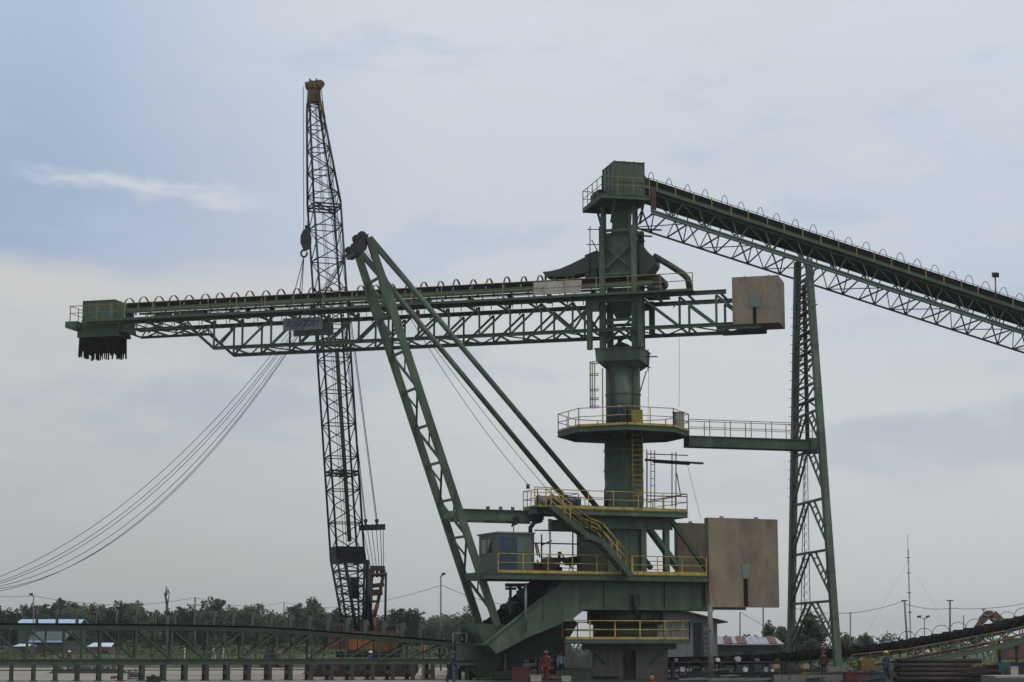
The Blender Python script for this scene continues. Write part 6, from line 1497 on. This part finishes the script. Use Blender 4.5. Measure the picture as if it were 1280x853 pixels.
r8 = random.Random(21); SC = [DARK, RUSTM, DGREEN, mat('grey_scrap', (.09, .088, .08), .8, var=.4, scale=3), PIPE]
for i in range(58):
    px = r8.uniform(842, 1215) if i < 40 else r8.uniform(604, 738); Y = r8.uniform(107.5, 121) if i < 40 else r8.uniform(112, 121); x = gx(px, Y); L_ = r8.uniform(.8, 3.0); an = r8.uniform(-.5, .5); z = r8.uniform(.05, .5)
    a = V((x, Y, z)); b = V((x+L_*cos(an), Y+L_*sin(an), z+r8.uniform(-.04, .25)*(z > .1))); mb = MB(); h = r8.uniform(.12, .26)
    k = i % 3
    if k == 0: mb.ibeam(a, b, h*.8, h, tk=.03)
    elif k == 1: mb.beam(a, b, h, .03); mb.beam(a+V((0, 0, h/2)), b+V((0, 0, h/2)), .03, h)
    else: mb.tube(a, b, h*.4, 8)
    tag(mb.build(('steel_offcut', 'angle_bar', 'pipe_length')[k], SC[i % 5], None, a), ('short I section steel offcut in the dark jumble along the yard floor', 'rusty angle bar lying in the dark jumble along the yard floor', 'length of thin pipe lying in the dark jumble along the yard floor')[k], ('steel beam', 'angle bar', 'pipe')[k], ('steel offcuts in the jumble', 'angle bars in the jumble', 'pipe lengths in the jumble')[k])
# ================================================================== sky, sun, haze
W = bpy.data.worlds.new('World'); scn.world = W; W.use_nodes = True; nt = W.node_tree; N, L = nt.nodes, nt.links; N.clear()
SUN_EL, SUN_AZ = 62.0, 152.0                    # degrees; azimuth from +y towards +x: high, behind the camera's right shoulder, veiled by cloud
wo = N.new('ShaderNodeOutputWorld'); bg = N.new('ShaderNodeBackground'); bg.inputs['Strength'].default_value = .1; L.new(bg.outputs[0], wo.inputs[0])
sky = N.new('ShaderNodeTexSky'); sky.sky_type = 'NISHITA'; sky.sun_disc = False; sky.sun_elevation = R(SUN_EL); sky.sun_rotation = R(SUN_AZ); sky.air_density = 1.2; sky.dust_density = 3.0; sky.ozone_density = 1.2
tc = N.new('ShaderNodeTexCoord'); sp = N.new('ShaderNodeSeparateXYZ'); L.new(tc.outputs['Generated'], sp.inputs[0])
X, Yv, Z = sp.outputs
def M(op, a, b=None, c=None):
    x = N.new('ShaderNodeMath'); x.operation = op
    for i, v in enumerate((a, b, c)):
        if v is None: continue
        if isinstance(v, (int, float)): x.inputs[i].default_value = v
        else: L.new(v, x.inputs[i])
    return x.outputs[0]
def RG(v, a, b, c=0.0, d=1.0, smooth=True):
    r = N.new('ShaderNodeMapRange'); r.interpolation_type = 'SMOOTHSTEP' if smooth else 'LINEAR'
    for i, q in enumerate((a, b, c, d)): r.inputs[i+1].default_value = q
    L.new(v, r.inputs[0]); return r.outputs[0]
def NO(scale, mp, det=5, rough=.55, off=(0, 0, 0)):
    q = N.new('ShaderNodeMapping'); q.inputs['Scale'].default_value = mp; q.inputs['Location'].default_value = off; L.new(tc.outputs['Generated'], q.inputs['Vector'])
    n = N.new('ShaderNodeTexNoise'); n.inputs['Scale'].default_value = scale; n.inputs['Detail'].default_value = det; n.inputs['Roughness'].default_value = rough; L.new(q.outputs[0], n.inputs['Vector']); return n.outputs['Fac']
def MX_(f, a, b):
    x = N.new('ShaderNodeMix'); x.data_type = 'RGBA'; L.new(f, x.inputs['Factor']) if not isinstance(f, float) else setattr(x.inputs['Factor'], 'default_value', f)
    for kk, v in (('A', a), ('B', b)):
        if isinstance(v, tuple): x.inputs[kk].default_value = (*v, 1)
        else: L.new(v, x.inputs[kk])
    return x.outputs['Result']
def lin(r, g, b): return tuple((((c/255+.055)/1.055)**2.4 if c > 10 else c/255/12.92)*10 for c in (r, g, b))
az = M('DIVIDE', X, M('MAXIMUM', Yv, .05))      # tangent of the azimuth; elevation comes from z
# clear part of the sky: blue at left mid height, whitening to the right and up; haze near the ground
blue = MX_(RG(az, -.28, -.02), lin(156, 175, 200), lin(201, 207, 215))
blue = MX_(RG(az, .05, .28), blue, lin(194, 204, 218))
blue = MX_(RG(Z, .22, .37), blue, MX_(RG(az, -.26, -.06), lin(180, 196, 217), lin(212, 219, 226)))
wash = NO(3.6, (1, 1, 2.8), 8, .66, (.3, 0, .2)); blue = MX_(M('MULTIPLY', RG(wash, .42, .62, 0, .75), RG(az, -.24, -.1)), blue, lin(206, 209, 213))
blue = MX_(M('MULTIPLY', RG(NO(6, (1, 1, 3.5), 6, .62, (4, 2, 1)), .5, .68), .6), blue, lin(176, 190, 211))
blue = MX_(M('MULTIPLY', RG(NO(8, (1, 1, 4), 7, .65, (1, 4, 8)), .56, .76), M('MULTIPLY', RG(az, .0, .12), .7)), blue, lin(212, 214, 217))
blue = MX_(.10, blue, sky.outputs[0])
low = MX_(RG(Z, .005, .15), MX_(RG(az, -.24, .2), lin(173, 177, 176), lin(195, 198, 198)), MX_(RG(az, -.26, .1), lin(187, 191, 194), lin(201, 205, 209)))
low = MX_(M('MULTIPLY', RG(NO(7, (1, 1, 3.5), 8, .66, (1, 5, 2)), .44, .66, 0, .6), RG(Z, .03, .12)), low, lin(199, 200, 200))
low = MX_(M('MULTIPLY', RG(NO(5, (1, 1, 3), 5, .6, (7, 1, 3)), .5, .66, 0, .7), RG(Z, .04, .13)), low, lin(168, 179, 191))
edge = M('ADD', Z, M('MULTIPLY', M('SUBTRACT', NO(5.5, (1, 1, 2.5), 7, .62, (2, 2, 5)), .5), .05))
bank = M('MULTIPLY', RG(edge, .203, .184), RG(az, .16, -.02))
top_l = MX_(RG(edge, .14, .205), low, lin(199, 200, 200))
soft = MX_(RG(edge, .22, .11), blue, low)
c = MX_(bank, soft, top_l)
st_z = M('SUBTRACT', Z, M('MULTIPLY_ADD', az, -.085, .2165))    # thin cirrus streak upper left
st_m = M('MULTIPLY', M('MULTIPLY', RG(M('ABSOLUTE', M('ADD', st_z, M('MULTIPLY', M('SUBTRACT', NO(22, (1, 1, 2.5), 8, .7), .5), .03))), .0085, .0), RG(NO(26, (1, 1, 4), 8, .7, (3, 1, 7)), .26, .56)), M('MULTIPLY', RG(az, -.275, -.24), RG(az, -.11, -.17)))
c = MX_(M('MULTIPLY', st_m, .7), c, lin(207, 212, 217))
c = MX_(RG(Z, -.02, .0), lin(140, 143, 142), c)
L.new(c, bg.inputs['Color'])
sd = bpy.data.lights.new('sun', 'SUN'); so = bpy.data.objects.new('sun', sd); COL.objects.link(so)
sd.energy = 1.0; sd.angle = R(18); sd.color = (1, .96, .9)
dirn = V((sin(R(SUN_AZ))*cos(R(SUN_EL)), cos(R(SUN_AZ))*cos(R(SUN_EL)), sin(R(SUN_EL)))); so.rotation_euler = dirn.to_track_quat('Z', 'Y').to_euler(); so.location = (0, 100, 90)
if HAZE:
    hm = bpy.data.materials.new('haze_air'); hm.use_nodes = True; n2 = hm.node_tree.nodes; n2.clear(); ho = n2.new('ShaderNodeOutputMaterial'); pv = n2.new('ShaderNodeVolumePrincipled')
    pv.inputs['Color'].default_value = (.92, .92, .89, 1); pv.inputs['Density'].default_value = HAZE; pv.inputs['Anisotropy'].default_value = .3; hm.node_tree.links.new(pv.outputs[0], ho.inputs['Volume'])
    mb = MB(); mb.box((-2600, -250, -1.6), (5200, 0, 0), (0, 3900, 0), (0, 0, 60)); stuff(mb.build('haze', hm))
vs_ = scn.view_settings; scn.display_settings.display_device = 'sRGB'; vs_.view_transform = 'Standard'; vs_.look = 'None'; vs_.exposure = 0.12; vs_.gamma = 1.0; vs_.use_curve_mapping = False
scn.cycles.max_bounces = 6; scn.cycles.diffuse_bounces = 3; scn.cycles.volume_bounces = 0
